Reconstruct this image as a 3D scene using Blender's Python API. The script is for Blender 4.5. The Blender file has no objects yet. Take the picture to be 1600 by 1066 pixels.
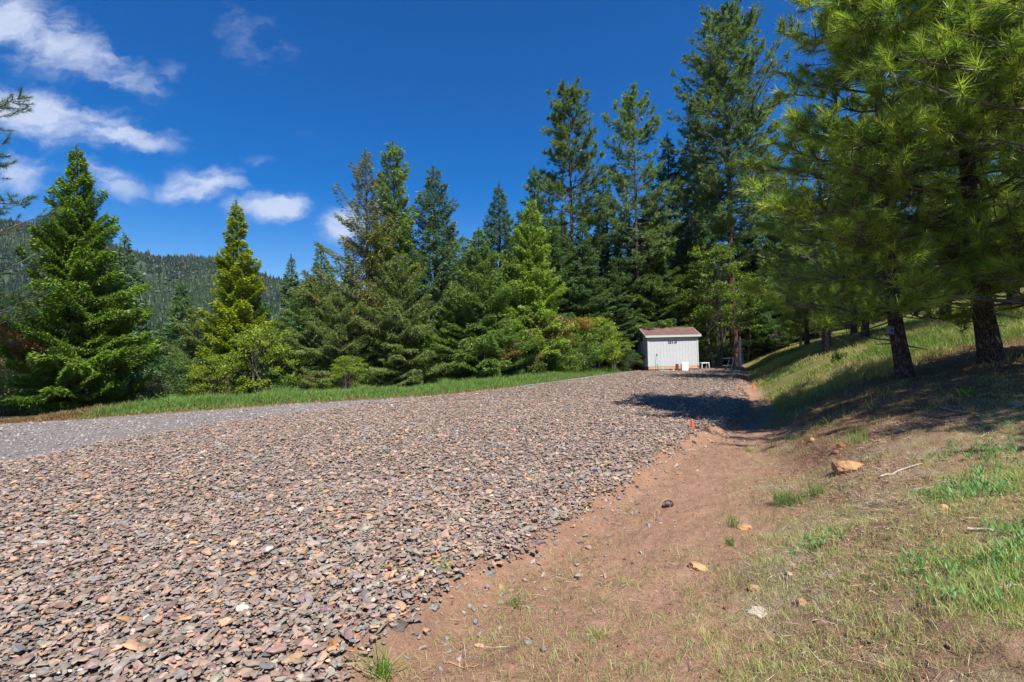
import bpy, math
import numpy as np
from mathutils import Matrix, Vector
R = math.radians
# ------------------------------------------------------------------ camera
scene = bpy.context.scene
FPX, CX, CY = 760.0, 800.0, 533.0          # focal length and centre in pixels of the 1600 px photograph
TILT, ROLL, EYE = R(0.9), R(1.35), 1.6
cam_d = bpy.data.cameras.new('camera'); cam = bpy.data.objects.new('camera', cam_d)
scene.collection.objects.link(cam); scene.camera = cam
cam_d.sensor_width = 36.0; cam_d.lens = 36.0*FPX/1600.0
cam_d.clip_start = 0.05; cam_d.clip_end = 6000
CAMROT = (Matrix.Rotation(R(90)+TILT, 4, 'X') @ Matrix.Rotation(-ROLL, 4, 'Z'))
cam.matrix_world = Matrix.Translation((0, 0, EYE)) @ CAMROT
CR = np.array(CAMROT.to_3x3())
# ------------------------------------------------------------------ sun and sky
SUN_EL, SUN_AZ = R(56), math.atan2(0.44, -0.9)     # azimuth from +Y towards +X
sd = Vector((math.sin(SUN_AZ)*math.cos(SUN_EL), math.cos(SUN_AZ)*math.cos(SUN_EL), math.sin(SUN_EL)))
sun_d = bpy.data.lights.new('sun', 'SUN'); sun = bpy.data.objects.new('sun', sun_d)
scene.collection.objects.link(sun)
sun_d.energy = 5.0; sun_d.angle = R(0.53); sun_d.color = (1.0, 0.955, 0.89)
sun.rotation_euler = sd.to_track_quat('Z', 'Y').to_euler(); sun.location = (8, -8, 30)
scene.view_settings.view_transform = 'Standard'; scene.view_settings.look = 'None'
scene.view_settings.exposure = 0.78; scene.view_settings.gamma = 1.0
scene.view_settings.use_curve_mapping = False
scene.cycles.max_bounces = 6; scene.cycles.diffuse_bounces = 3; scene.cycles.transmission_bounces = 4

def ray(px, py):
    v = CR @ np.array([(px-CX)/FPX, -(py-CY)/FPX, -1.0])
    return v/v[1]                                    # per metre of depth (y)

world = bpy.data.worlds.new("World"); scene.world = world; world.use_nodes = True
def build_world():
    nt = world.node_tree; N = nt.nodes; L = nt.links; N.clear()
    out = N.new('ShaderNodeOutputWorld'); bg = N.new('ShaderNodeBackground'); L.new(bg.outputs[0], out.inputs[0])
    sky = N.new('ShaderNodeTexSky'); sky.sky_type = 'NISHITA'; sky.sun_disc = False
    sky.sun_elevation = SUN_EL; sky.sun_rotation = SUN_AZ; sky.altitude = 300
    sky.air_density = 1.0; sky.dust_density = 0.25; sky.ozone_density = 3.0
    hsv = N.new('ShaderNodeHueSaturation'); hsv.inputs['Saturation'].default_value = 1.52
    hsv.inputs['Hue'].default_value = 0.512
    L.new(sky.outputs[0], hsv.inputs['Color'])
    tc = N.new('ShaderNodeTexCoord'); sp = N.new('ShaderNodeSeparateXYZ'); L.new(tc.outputs['Generated'], sp.inputs[0])
    def math_(op, a, b=None, clamp=False):
        n = N.new('ShaderNodeMath'); n.operation = op; n.use_clamp = clamp
        for k, v in enumerate((a, b)):
            if v is None: continue
            if isinstance(v, (int, float)): n.inputs[k].default_value = v
            else: L.new(v, n.inputs[k])
        return n.outputs[0]
    y = math_('MAXIMUM', sp.outputs[1], 0.02)
    cb = N.new('ShaderNodeCombineXYZ'); L.new(math_('DIVIDE', sp.outputs[0], y), cb.inputs[0]); L.new(math_('DIVIDE', sp.outputs[2], y), cb.inputs[1])
    def noise(scale, detail, vec, rough=0.55):
        n = N.new('ShaderNodeTexNoise'); n.inputs['Scale'].default_value = scale; n.inputs['Detail'].default_value = detail
        n.inputs['Roughness'].default_value = rough; L.new(vec, n.inputs['Vector']); return n
    w = noise(7.0, 7, cb.outputs[0], .62); vm = N.new('ShaderNodeVectorMath'); vm.operation = 'MULTIPLY_ADD'
    L.new(w.outputs['Color'], vm.inputs[0]); vm.inputs[1].default_value = (0.12, 0.10, 0); L.new(cb.outputs[0], vm.inputs[2])
    vs = N.new('ShaderNodeVectorMath'); vs.operation = 'SUBTRACT'; L.new(vm.outputs[0], vs.inputs[0]); vs.inputs[1].default_value = (0.06, 0.05, 0)
    blobs = [  # px, py, rx, ry, screen angle (down to the right), opacity
        (20, 40, 190, 62, 24, 0.95), (150, 95, 140, 40, 22, .75), (215, 120, 70, 22, 25, .6), (262, 110, 38, 26, -20, .4),
        (40, 178, 210, 46, 10, 1.0), (180, 205, 120, 22, 12, .85), (270, 205, 70, 14, 6, .35),
        (30, 272, 72, 34, 4, .8), (165, 275, 78, 28, 28, .75), (310, 287, 84, 32, -6, 1.0), (405, 256, 62, 13, 6, .45),
        (432, 318, 78, 32, -5, .95), (375, 62, 42, 66, -28, .38), (428, 62, 46, 30, 30, .42), (545, 350, 52, 42, 0, .9),
        (470, 203, 50, 30, 20, .18), (320, 66, 26, 18, 0, .15), (60, 230, 120, 22, 6, .35)]
    total = None
    for (px, py, rx, ry, ang, op) in blobs:
        r = ray(px, py)
        m = N.new('ShaderNodeMapping'); m.vector_type = 'TEXTURE'
        m.inputs['Location'].default_value = (r[0], r[2], 0); m.inputs['Rotation'].default_value = (0, 0, R(-ang))
        m.inputs['Scale'].default_value = (rx/FPX*1.22, ry/FPX*1.25, 1)
        L.new(vs.outputs[0], m.inputs[0])
        ln = N.new('ShaderNodeVectorMath'); ln.operation = 'LENGTH'; L.new(m.outputs[0], ln.inputs[0])
        mr = N.new('ShaderNodeMapRange'); mr.interpolation_type = 'SMOOTHSTEP'
        mr.inputs['From Min'].default_value = 1.25; mr.inputs['From Max'].default_value = 0.1
        mr.inputs['To Min'].default_value = 0; mr.inputs['To Max'].default_value = op
        L.new(ln.outputs['Value'], mr.inputs['Value'])
        total = mr.outputs[0] if total is None else math_('MAXIMUM', total, mr.outputs[0])
    mp = N.new('ShaderNodeMapping'); mp.inputs['Scale'].default_value = (5, 13, 1); mp.inputs['Rotation'].default_value = (0, 0, R(22)); L.new(vs.outputs[0], mp.inputs[0])
    st = noise(1.6, 8, mp.outputs[0], 0.6)
    mr = N.new('ShaderNodeMapRange'); mr.inputs['From Min'].default_value = 0.34; mr.inputs['From Max'].default_value = 0.6
    mr.inputs['To Min'].default_value = 0.35; mr.inputs['To Max'].default_value = 1.0; L.new(st.outputs[0], mr.inputs['Value'])
    fac0 = math_('SUBTRACT', math_('MULTIPLY', total, 1.55), math_('MULTIPLY', math_('SUBTRACT', 1.0, mr.outputs[0]), 1.35))
    m2 = N.new('ShaderNodeMapRange'); m2.interpolation_type = 'SMOOTHSTEP'; m2.inputs['From Min'].default_value = 0.0; m2.inputs['From Max'].default_value = 1.3; L.new(fac0, m2.inputs['Value'])
    fac = math_('MULTIPLY', m2.outputs[0], math_('MULTIPLY', total, 1.2, True), True)
    front = math_('GREATER_THAN', sp.outputs[1], 0.05); fac = math_('MULTIPLY', fac, front, True)
    fac = math_('MULTIPLY', fac, 0.86, True)
    mx = N.new('ShaderNodeMix'); mx.data_type = 'RGBA'
    L.new(fac, mx.inputs['Factor']); L.new(hsv.outputs[0], mx.inputs['A']); mx.inputs['B'].default_value = (4.9, 5.5, 6.9, 1)
    L.new(mx.outputs['Result'], bg.inputs[0]); bg.inputs[1].default_value = 0.082
build_world()

# ------------------------------------------------------------------ numpy helpers
col = bpy.data.collections.new('place'); scene.collection.children.link(col)
def hash2(ix, iy, seed):
    n = (ix*374761393 + iy*668265263 + seed*1442695041) & 0xffffffff
    n = ((n ^ (n >> 13))*1274126177) & 0xffffffff
    return ((n ^ (n >> 16)) & 0xffff)/65535.0
def vnoise(x, y, seed=0):
    x = np.asarray(x, float); y = np.asarray(y, float)
    xi = np.floor(x).astype(np.int64); yi = np.floor(y).astype(np.int64); fx = x-xi; fy = y-yi
    fx = fx*fx*(3-2*fx); fy = fy*fy*(3-2*fy)
    a = hash2(xi, yi, seed); b = hash2(xi+1, yi, seed); c = hash2(xi, yi+1, seed); d = hash2(xi+1, yi+1, seed)
    return (a*(1-fx)+b*fx)*(1-fy)+(c*(1-fx)+d*fx)*fy
def fbm(x, y, seed=0, oct=4):
    s = 0; a = 1; t = 0
    for k in range(oct):
        s = s + a*vnoise(x*2**k, y*2**k, seed+k*17); t += a; a *= 0.5
    return s/t
def sstep(a, b, x):
    t = np.clip((x-a)/(b-a), 0, 1); return t*t*(3-2*t)

def make_mesh(name, verts, faces, mats, cols=None, midx=None, smooth=False):
    """faces: list of int arrays (n,3) or (n,4)"""
    me = bpy.data.meshes.new(name)
    verts = np.asarray(verts, np.float32)
    me.vertices.add(len(verts)); me.vertices.foreach_set('co', verts.ravel())
    ls, tot = [], []
    for f in faces:
        if len(f): ls.append(np.asarray(f, np.int32).ravel()); tot.append(np.full(len(f), f.shape[1], np.int32))
    lv = np.concatenate(ls); tot = np.concatenate(tot)
    me.loops.add(len(lv)); me.loops.foreach_set('vertex_index', lv)
    me.polygons.add(len(tot)); st = np.concatenate([[0], np.cumsum(tot)[:-1]]).astype(np.int32)
    me.polygons.foreach_set('loop_start', st); me.polygons.foreach_set('loop_total', tot)
    for m in (mats if isinstance(mats, (list, tuple)) else [mats]): me.materials.append(m)
    if midx is not None: me.polygons.foreach_set('material_index', np.asarray(midx, np.int32))
    me.polygons.foreach_set('use_smooth', np.full(len(tot), smooth, bool))
    if cols is not None:
        at = me.color_attributes.new('Col', 'FLOAT_COLOR', 'POINT')
        c4 = np.ones((len(verts), 4), np.float32); c4[:, :3] = cols; at.data.foreach_set('color', c4.ravel())
    me.update(calc_edges=True); me.validate()
    return me
def link(name, me, parent=None, loc=(0, 0, 0), rz=0.0):
    o = bpy.data.objects.new(name, me); col.objects.link(o)
    if parent is not None: o.parent = parent
    o.location = loc; o.rotation_euler = (0, 0, rz); return o
def tag(o, label=None, cat=None, group=None, kind=None):
    if label: o['label'] = label
    if cat: o['category'] = cat
    if group: o['group'] = group
    if kind: o['kind'] = kind
    return o
class Geo:
    """collects vertices, faces and colours into one mesh"""
    def __init__(s): s.v = []; s.f3 = []; s.f4 = []; s.c = []; s.m3 = []; s.m4 = []; s.n = 0
    def add(s, v, f, c=(0.5, 0.5, 0.5), m=0):
        v = np.asarray(v, float).reshape(-1, 3); f = np.asarray(f, np.int64)
        c = np.asarray(c, float)
        if c.ndim == 1: c = np.tile(c, (len(v), 1))
        s.v.append(v); s.c.append(c)
        (s.f3 if f.shape[1] == 3 else s.f4).append(f+s.n); (s.m3 if f.shape[1] == 3 else s.m4).append(np.full(len(f), m)); s.n += len(v)
        return s
    def mesh(s, name, mats, smooth=False):
        F = []; M = []
        if s.f3: F.append(np.concatenate(s.f3)); M += s.m3
        if s.f4: F.append(np.concatenate(s.f4)); M += s.m4
        return make_mesh(name, np.concatenate(s.v), F, mats, np.concatenate(s.c), np.concatenate(M), smooth)
    def build(s, name, mats, parent=None, loc=(0, 0, 0), rz=0.0, smooth=False):
        return link(name, s.mesh(name, mats, smooth), parent, loc, rz)
def nrm(v): return v/np.maximum(np.linalg.norm(v, axis=-1, keepdims=True), 1e-9)
def rep(a, k): return np.repeat(a, k, axis=0)
def cards(g, c, d, n, L, W, colr, m=0, mid=0.45):
    """leaf-sized rhombic faces"""
    c = np.asarray(c, float); d = nrm(d); s = nrm(np.cross(d, n)); L = np.asarray(L).reshape(-1, 1); W = np.asarray(W).reshape(-1, 1)
    k = len(c); v = np.empty((k, 4, 3)); v[:, 0] = c; v[:, 1] = c+d*L*mid+s*W/2; v[:, 2] = c+d*L; v[:, 3] = c+d*L*mid-s*W/2
    g.add(v.reshape(-1, 3), np.arange(4*k).reshape(k, 4), rep(colr, 4), m)
def needles(g, c, d, L, W, colr, rng, m=0):
    c = np.asarray(c, float); d = nrm(d); s = nrm(np.cross(d, rng.normal(size=c.shape))); L = np.asarray(L).reshape(-1, 1)
    k = len(c); v = np.empty((k, 3, 3)); v[:, 0] = c-s*W/2; v[:, 1] = c+s*W/2; v[:, 2] = c+d*L
    g.add(v.reshape(-1, 3), np.arange(3*k).reshape(k, 3), rep(colr, 3), m)
def segs(g, p0, p1, r0, r1, colr, sides=4, m=0):
    p0 = np.asarray(p0, float).reshape(-1, 3); p1 = np.asarray(p1, float).reshape(-1, 3); k = len(p0)
    r0 = np.broadcast_to(np.asarray(r0, float), (k,)); r1 = np.broadcast_to(np.asarray(r1, float), (k,))
    d = nrm(p1-p0); up = np.where(np.abs(d[:, 2:3]) > .9, np.array([[1., 0, 0]]), np.array([[0, 0, 1.]]))
    a = nrm(np.cross(d, up)); b = np.cross(d, a); th = np.arange(sides)*2*np.pi/sides
    ring = a[:, None, :]*np.cos(th)[None, :, None]+b[:, None, :]*np.sin(th)[None, :, None]
    v = np.concatenate([p0[:, None]+ring*r0[:, None, None], p1[:, None]+ring*r1[:, None, None]], 1)
    i = np.arange(sides); j = (i+1) % sides
    f = np.stack([i, j, j+sides, i+sides], 1)[None]+(np.arange(k)*2*sides)[:, None, None]
    c = np.asarray(colr, float); c = np.tile(c, (k, 1)) if c.ndim == 1 else c
    g.add(v.reshape(-1, 3), f.reshape(-1, 4), rep(c, 2*sides), m)
def lathe_path(g, pts, rad, colr, sides=10, rough=0.0, seed=0, m=0, cap=True):
    pts = np.asarray(pts, float); k = len(pts); rad = np.asarray(rad, float)
    d = nrm(np.gradient(pts, axis=0)); ref = np.array([0, 1., 0.03]) if abs(d[0][2]) > .7 else np.array([0.03, 0, 1.])
    a = nrm(np.cross(d, ref)); b = np.cross(d, a); th = np.arange(sides)*2*np.pi/sides
    rr = rad[:, None]*np.ones((1, sides))
    if rough: rr = rr*(1+rough*(np.random.default_rng(seed).uniform(-1, 1, (k, sides))*.5+np.random.default_rng(seed+1).uniform(-1, 1, (1, sides))))
    v = pts[:, None]+(a[:, None]*np.cos(th)[None, :, None]+b[:, None]*np.sin(th)[None, :, None])*rr[:, :, None]
    i = np.arange(sides); j = (i+1) % sides
    f = (np.stack([i, j, j+sides, i+sides], 1)[None]+(np.arange(k-1)*sides)[:, None, None]).reshape(-1, 4)
    g.add(v.reshape(-1, 3), f, colr, m)
    if cap:
        for e, o in ((0, 0), (k-1, 1)):
            vv = np.concatenate([v[e], pts[e][None]]); ff = np.stack([i, j, np.full(sides, sides)], 1)
            g.add(vv, ff if o else ff[:, ::-1], colr, m)
def boxg(g, x0, x1, y0, y1, z0, z1, colr=(.5, .5, .5), m=0):
    v = [(x, y, z) for z in (z0, z1) for y in (y0, y1) for x in (x0, x1)]
    g.add(v, [(0, 2, 3, 1), (4, 5, 7, 6), (0, 1, 5, 4), (2, 6, 7, 3), (0, 4, 6, 2), (1, 3, 7, 5)], colr, m)
def lin(r, g_, b):
    return tuple(((c/255)/12.92 if c/255 <= .04045 else (((c/255)+.055)/1.055)**2.4) for c in (r, g_, b))

# ------------------------------------------------------------------ materials
def mat_base(name):
    m = bpy.data.materials.new(name); m.use_nodes = True; nt = m.node_tree
    return m, nt, nt.nodes['Principled BSDF']
def mat_foliage(name, trans=0.3, rough=0.5, spec=0.35, gain=1.0):
    m, nt, p = mat_base(name); N = nt.nodes; L = nt.links
    a = N.new('ShaderNodeAttribute'); a.attribute_name = 'Col'
    oi = N.new('ShaderNodeObjectInfo'); mr = N.new('ShaderNodeMapRange'); mr.inputs['To Min'].default_value = 0.85*gain; mr.inputs['To Max'].default_value = 1.15*gain
    L.new(oi.outputs['Random'], mr.inputs['Value'])
    vm = N.new('ShaderNodeVectorMath'); vm.operation = 'SCALE'; L.new(a.outputs['Color'], vm.inputs[0]); L.new(mr.outputs[0], vm.inputs['Scale'])
    L.new(vm.outputs[0], p.inputs['Base Color']); p.inputs['Roughness'].default_value = rough; p.inputs['Specular IOR Level'].default_value = spec
    t = N.new('ShaderNodeBsdfTranslucent'); v2 = N.new('ShaderNodeVectorMath'); v2.operation = 'MULTIPLY'; L.new(vm.outputs[0], v2.inputs[0]); v2.inputs[1].default_value = (1.5, 1.6, .8)
    L.new(v2.outputs[0], t.inputs['Color']); mx = N.new('ShaderNodeMixShader'); mx.inputs[0].default_value = trans
    L.new(p.outputs[0], mx.inputs[1]); L.new(t.outputs[0], mx.inputs[2]); L.new(mx.outputs[0], N['Material Output'].inputs[0])
    return m
def mat_solid(name, color, rough=0.7, noise_scale=None, var=0.25, bump=0.0, spec=0.3, bscale=None, metal=0.0, useattr=False, bdist=0.02):
    m, nt, p = mat_base(name); N = nt.nodes; L = nt.links
    p.inputs['Roughness'].default_value = rough; p.inputs['Specular IOR Level'].default_value = spec; p.inputs['Metallic'].default_value = metal
    tc = N.new('ShaderNodeTexCoord')
    src = None
    if useattr:
        a = N.new('ShaderNodeAttribute'); a.attribute_name = 'Col'; src = a.outputs['Color']
    if noise_scale:
        n = N.new('ShaderNodeTexNoise'); n.inputs['Scale'].default_value = noise_scale; n.inputs['Detail'].default_value = 6; L.new(tc.outputs['Object'], n.inputs['Vector'])
        mr = N.new('ShaderNodeMapRange'); mr.inputs['From Min'].default_value = .3; mr.inputs['From Max'].default_value = .7
        mr.inputs['To Min'].default_value = 1-var; mr.inputs['To Max'].default_value = 1+var; L.new(n.outputs[0], mr.inputs['Value'])
        vm = N.new('ShaderNodeVectorMath'); vm.operation = 'SCALE'; vm.inputs[0].default_value = color[:3]
        if src: L.new(src, vm.inputs[0])
        L.new(mr.outputs[0], vm.inputs['Scale']); L.new(vm.outputs[0], p.inputs['Base Color'])
        if bump:
            n2 = N.new('ShaderNodeTexNoise'); n2.inputs['Scale'].default_value = bscale or noise_scale*2; n2.inputs['Detail'].default_value = 6; L.new(tc.outputs['Object'], n2.inputs['Vector'])
            b = N.new('ShaderNodeBump'); b.inputs['Strength'].default_value = bump; b.inputs['Distance'].default_value = bdist; L.new(n2.outputs[0], b.inputs['Height']); L.new(b.outputs[0], p.inputs['Normal'])
    elif src: L.new(src, p.inputs['Base Color'])
    else: p.inputs['Base Color'].default_value = (*color[:3], 1)
    return m
def mat_bark(name, c1, c2, scale=9.0):
    m, nt, p = mat_base(name); N = nt.nodes; L = nt.links; tc = N.new('ShaderNodeTexCoord')
    mp = N.new('ShaderNodeMapping'); mp.inputs['Scale'].default_value = (1, 1, .3); L.new(tc.outputs['Object'], mp.inputs[0])
    nz = N.new('ShaderNodeTexNoise'); nz.inputs['Scale'].default_value = scale; nz.inputs['Detail'].default_value = 4; L.new(mp.outputs[0], nz.inputs['Vector'])
    mxv = N.new('ShaderNodeVectorMath'); mxv.operation = 'MULTIPLY_ADD'; L.new(nz.outputs['Color'], mxv.inputs[0]); mxv.inputs[1].default_value = (.35, .35, .12); L.new(mp.outputs[0], mxv.inputs[2])
    vo = N.new('ShaderNodeTexVoronoi'); vo.feature = 'DISTANCE_TO_EDGE'; vo.inputs['Scale'].default_value = scale*3.0; L.new(mxv.outputs[0], vo.inputs['Vector'])
    mr = N.new('ShaderNodeMapRange'); mr.inputs['From Max'].default_value = .22; L.new(vo.outputs['Distance'], mr.inputs['Value'])
    mul = N.new('ShaderNodeMath'); mul.operation = 'MULTIPLY'; L.new(mr.outputs[0], mul.inputs[0]); L.new(nz.outputs[0], mul.inputs[1])
    mx = N.new('ShaderNodeMix'); mx.data_type = 'RGBA'; mx.inputs['A'].default_value = (*c1, 1); mx.inputs['B'].default_value = (*c2, 1)
    mr2 = N.new('ShaderNodeMapRange'); mr2.inputs['From Max'].default_value = .55; L.new(mul.outputs[0], mr2.inputs['Value']); L.new(mr2.outputs[0], mx.inputs['Factor'])
    L.new(mx.outputs['Result'], p.inputs['Base Color']); p.inputs['Roughness'].default_value = .9; p.inputs['Specular IOR Level'].default_value = .15
    b = N.new('ShaderNodeBump'); b.inputs['Strength'].default_value = .9; b.inputs['Distance'].default_value = .04; L.new(mul.outputs[0], b.inputs['Height']); L.new(b.outputs[0], p.inputs['Normal'])
    return m
M_LEAF = mat_foliage('conifer foliage', .25)
M_NEEDLE = mat_foliage('pine needles', .4, .38, .5)
M_BROAD = mat_foliage('broad leaves', .38)
M_GRASS = mat_foliage('grass blades', .35, .5, .3)
M_DRY = mat_solid('dry needles', (.3, .2, .12), .8, useattr=True)
M_TWIG = mat_solid('twigs', (.12, .1, .09), .9, useattr=True)
M_BARKP = mat_bark('pine bark', (.018, .014, .013), (.16, .12, .105), 8)
M_BARKR = mat_bark('reddish pine bark', (.05, .028, .02), (.26, .15, .11), 7)
M_BARKG = mat_bark('grey bark', (.03, .027, .024), (.2, .18, .16), 9)
M_STONE = mat_solid('crushed rock', (.2, .2, .2), .85, 14, .3, .5, .25, 60, useattr=True, bdist=.006)
M_ROCK = mat_solid('field stone', (.2, .2, .2), .9, 9, .3, .8, .2, 30, useattr=True, bdist=.015)

# ------------------------------------------------------------------ the lie of the land
def gp(px, py, z=0.0):
    r = ray(px, py); y = (z-EYE)/r[2]; return r[0]*y, y
RE = np.array([(-2.6, 0), (-1.7, 1.2)]+[gp(*p) for p in ((500, 1066), (640, 980), (730, 900), (870, 830), (965, 755), (1065, 692), (1132, 662))]
              + [(5.5, 11.6), (9.0, 19), (13.2, 28), (15.6, 33), (16.5, 60)])
def x_re(y): return np.interp(y, RE[:, 1], RE[:, 0])
GE = np.array([(-400, 6), (-30, 8.0)]+[gp(*p) for p in ((0, 663), (140, 655), (330, 641), (470, 631), (600, 624), (700, 617), (850, 600), (985, 581))])
GE = np.vstack([GE, [(GE[-1, 0]+2, 33.5), (14, 34.5), (30, 36)]])
def y_ge(x): return np.interp(x, GE[:, 0], GE[:, 1])
FB = np.array([(-30, 3)]+[gp(*p) for p in ((0, 726), (200, 684), (400, 655), (520, 640), (640, 625))]+[(8, 40)])
def y_fb(x): return np.interp(x, FB[:, 0], FB[:, 1])
def bank_d(x, y):
    w = np.interp(y, [0, 2.7, 5.5, 8, 12, 20, 40], [2.1, 1.9, 1.7, 1.35, .8, .6, .5])
    return x-(x_re(y)+w)+.7*(fbm(x*.9+7, y*.9, 15, 3)-.5)*np.clip(1.4-np.hypot(x, y)/25, 0, 1)
def ground_h(x, y):
    x = np.asarray(x, float); y = np.asarray(y, float)
    d = bank_d(x, y); dp = (d+np.sqrt(d*d+.12))/2
    f = np.interp(y, [-5, 2, 8, 12, 16, 30], [.5, .55, .95, 1.1, 1.22, 1.2])
    rise = (.9*(1-np.exp(-dp/2.2))+.12*dp)*f+np.maximum(dp-8, 0)*.07
    rise = np.where(dp > 60, rise, rise)
    e = x-x_re(y); ditch = -.13*sstep(-.15, .3, e)*(1-sstep(0.2, 2.0, d))*np.clip(y/3, .3, 1)
    g = y-y_ge(x); drop = -np.minimum(np.maximum(g-1.9, 0)*.16, 2.2)*(1-sstep(6, 10, x))
    lf = .05*(fbm(x*.35, y*.35, 3, 3)-.5)+.03*(1-np.clip(np.hypot(x, y)/40, 0, 1))*(fbm(x*1.3, y*1.3, 9, 3)-.5)
    inpad = (e < 0) & (g < 0)
    soil = np.where(inpad, 0.0, 1.0)*np.clip(1.3-np.hypot(x, y)/22, 0, 1)
    fine = soil*(.05*(fbm(x*4, y*4, 21, 4)-.5)+.045*(fbm(x*14, y*14, 22, 4)-.5))
    return np.minimum(rise, 30)+ditch+drop+lf+fine
def gz(x, y): return float(ground_h(x, y))
def on_ground(px, py):
    """point of the ground seen at a photograph pixel"""
    r = ray(px, py); y = .6
    while y < 80:
        if EYE+r[2]*y <= gz(r[0]*y, y): break
        y += .01 if y < 12 else .05
    return r[0]*y, y, gz(r[0]*y, y)
def at_depth(px, y): r = ray(px, 560); return r[0]*y, y
def height_to(py, px, y, z0): return EYE+ray(px, py)[2]*y-z0

# ground sheet
def build_ground(lin=lin):
    ang_in = np.linspace(-58, 58, 760); ang_out = np.linspace(58, 302, 60)[1:-1]
    az = np.radians(np.concatenate([ang_in, ang_out]))
    rr = np.concatenate([[0.0], np.geomspace(.7, 70, 560), np.geomspace(74, 3500, 40)])
    A, Rr = np.meshgrid(az, rr); X = np.sin(A)*Rr; Y = np.cos(A)*Rr
    Z = ground_h(X, Y)
    far = sstep(60, 160, Rr); Z = Z*(1-far*.0)-far*3.0*np.clip(-np.sin(A)+.3, 0, 1)
    Z = Z-.0*Rr
    v = np.stack([X, Y, Z], -1).reshape(-1, 3); na = len(az); nr = len(rr)
    i, j = np.meshgrid(np.arange(nr-1), np.arange(na), indexing='ij'); jn = (j+1) % na
    f = np.stack([i*na+j, i*na+jn, (i+1)*na+jn, (i+1)*na+j], -1).reshape(-1, 4)[:, ::-1]
    x = v[:, 0]; y = v[:, 1]; d = bank_d(x, y); e = x-x_re(y); g = y-y_ge(x)
    n1 = fbm(x*1.2, y*1.2, 31, 5)[:, None]; n2 = fbm(x*6, y*6, 35, 4)[:, None]; n3 = fbm(x*.4, y*.4, 41, 3)[:, None]
    lin_ = lin; G_ = .7; lin = lambda *a: np.array(lin_(*a))*G_
    dirt = np.array(lin(178, 140, 115))*(.72+.34*n2+.24*n1)
    dirt2 = np.array(lin(140, 100, 80))
    litter = np.array(lin(172, 140, 112))*(.65+.7*n2); litter_grey = np.array(lin(172, 150, 124))*(.65+.6*n2)
    litter = litter*(1-sstep(.42, .62, n1*.5+n2*.5))+litter_grey*sstep(.42, .62, n1*.5+n2*.5)
    grassy = np.array(lin(138, 136, 78))*(.7+.5*n2)
    under = np.array(lin(148, 132, 118))*(.8+.4*n2)
    fineg = 1.1*np.array(lin(142, 134, 130))*(.8+.4*n2)
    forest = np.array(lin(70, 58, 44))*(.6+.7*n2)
    strip = np.array(lin(96, 120, 52))*(.8+.4*n2)
    redsoil = np.array(lin(176, 134, 104))
    ue = sstep(-.15, -.75, e+(n2[:, 0]-.5)*.8)[:, None]; c = dirt*(1-ue)+under*ue
    fb = sstep(-.4, .5, y-y_fb(x)+(n1[:, 0]-.5)*1.2)[:, None]*(e < 0)[:, None]; c = c*(1-fb)+fineg*fb
    b = sstep(-.6, .9, d+(n1[:, 0]-.5)*1.6+(n2[:, 0]-.5)*1.6)[:, None]; c = c*(1-b)+litter*b
    carpet = (sstep(0, .8, d)*(1-sstep(9, 12, d))*sstep(5.3, 6.6, y+.5*n1[:, 0])*(1-sstep(10.2, 11.5, y-.25*(x-7))))[:, None]; c = c*(1-carpet*.85)+np.array(lin(146, 108, 86))*(.55+.8*n2)*carpet*.85
    gr = (sstep(.42, .58, n3[:, 0])*sstep(7.5, 11, y)*sstep(-.2, .3, d)*(1-.65*sstep(.0, 1, 1-np.abs(y-9.3)/1.6)))[:, None]; gr = np.maximum(gr, (sstep(11, 13, y)*sstep(-.4, .2, d)*.8)[:, None]); c = c*(1-gr)+grassy*gr
    s = sstep(-.12, .1, g+(n2[:, 0]-.5)*.4)[:, None]*(1-sstep(10, 12, x))[:, None]*(e < 0)[:, None]; edge = (1-sstep(.0, .5, g))[:, None]*s
    c = c*(1-s)+(strip*(1-edge)+redsoil*edge)*s
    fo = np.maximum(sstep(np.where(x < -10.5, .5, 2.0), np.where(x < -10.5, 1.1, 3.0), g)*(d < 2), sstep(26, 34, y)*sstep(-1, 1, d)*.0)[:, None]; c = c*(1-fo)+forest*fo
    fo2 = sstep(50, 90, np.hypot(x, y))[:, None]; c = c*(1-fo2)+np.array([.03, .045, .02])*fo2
    m, nt, p = mat_base('earth'); N = nt.nodes; L = nt.links
    at = N.new('ShaderNodeAttribute'); at.attribute_name = 'Col'; tc = N.new('ShaderNodeTexCoord')
    n = N.new('ShaderNodeTexNoise'); n.inputs['Scale'].default_value = 30; n.inputs['Detail'].default_value = 8; n.inputs['Roughness'].default_value = .7; L.new(tc.outputs['Object'], n.inputs['Vector'])
    mr = N.new('ShaderNodeMapRange'); mr.inputs['From Min'].default_value = .3; mr.inputs['From Max'].default_value = .7; mr.inputs['To Min'].default_value = .72; mr.inputs['To Max'].default_value = 1.25
    L.new(n.outputs[0], mr.inputs['Value']); vm = N.new('ShaderNodeVectorMath'); vm.operation = 'SCALE'; L.new(at.outputs['Color'], vm.inputs[0]); L.new(mr.outputs[0], vm.inputs['Scale'])
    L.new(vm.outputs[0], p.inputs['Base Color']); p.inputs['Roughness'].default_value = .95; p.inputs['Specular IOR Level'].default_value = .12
    n2_ = N.new('ShaderNodeTexNoise'); n2_.inputs['Scale'].default_value = 55; n2_.inputs['Detail'].default_value = 7; n2_.inputs['Roughness'].default_value = .65; L.new(tc.outputs['Object'], n2_.inputs['Vector'])
    bp = N.new('ShaderNodeBump'); bp.inputs['Strength'].default_value = 1.0; bp.inputs['Distance'].default_value = .03; L.new(n2_.outputs[0], bp.inputs['Height']); L.new(bp.outputs[0], p.inputs['Normal'])
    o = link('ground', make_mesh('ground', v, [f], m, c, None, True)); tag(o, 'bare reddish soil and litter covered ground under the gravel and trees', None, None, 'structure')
build_ground()

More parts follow.
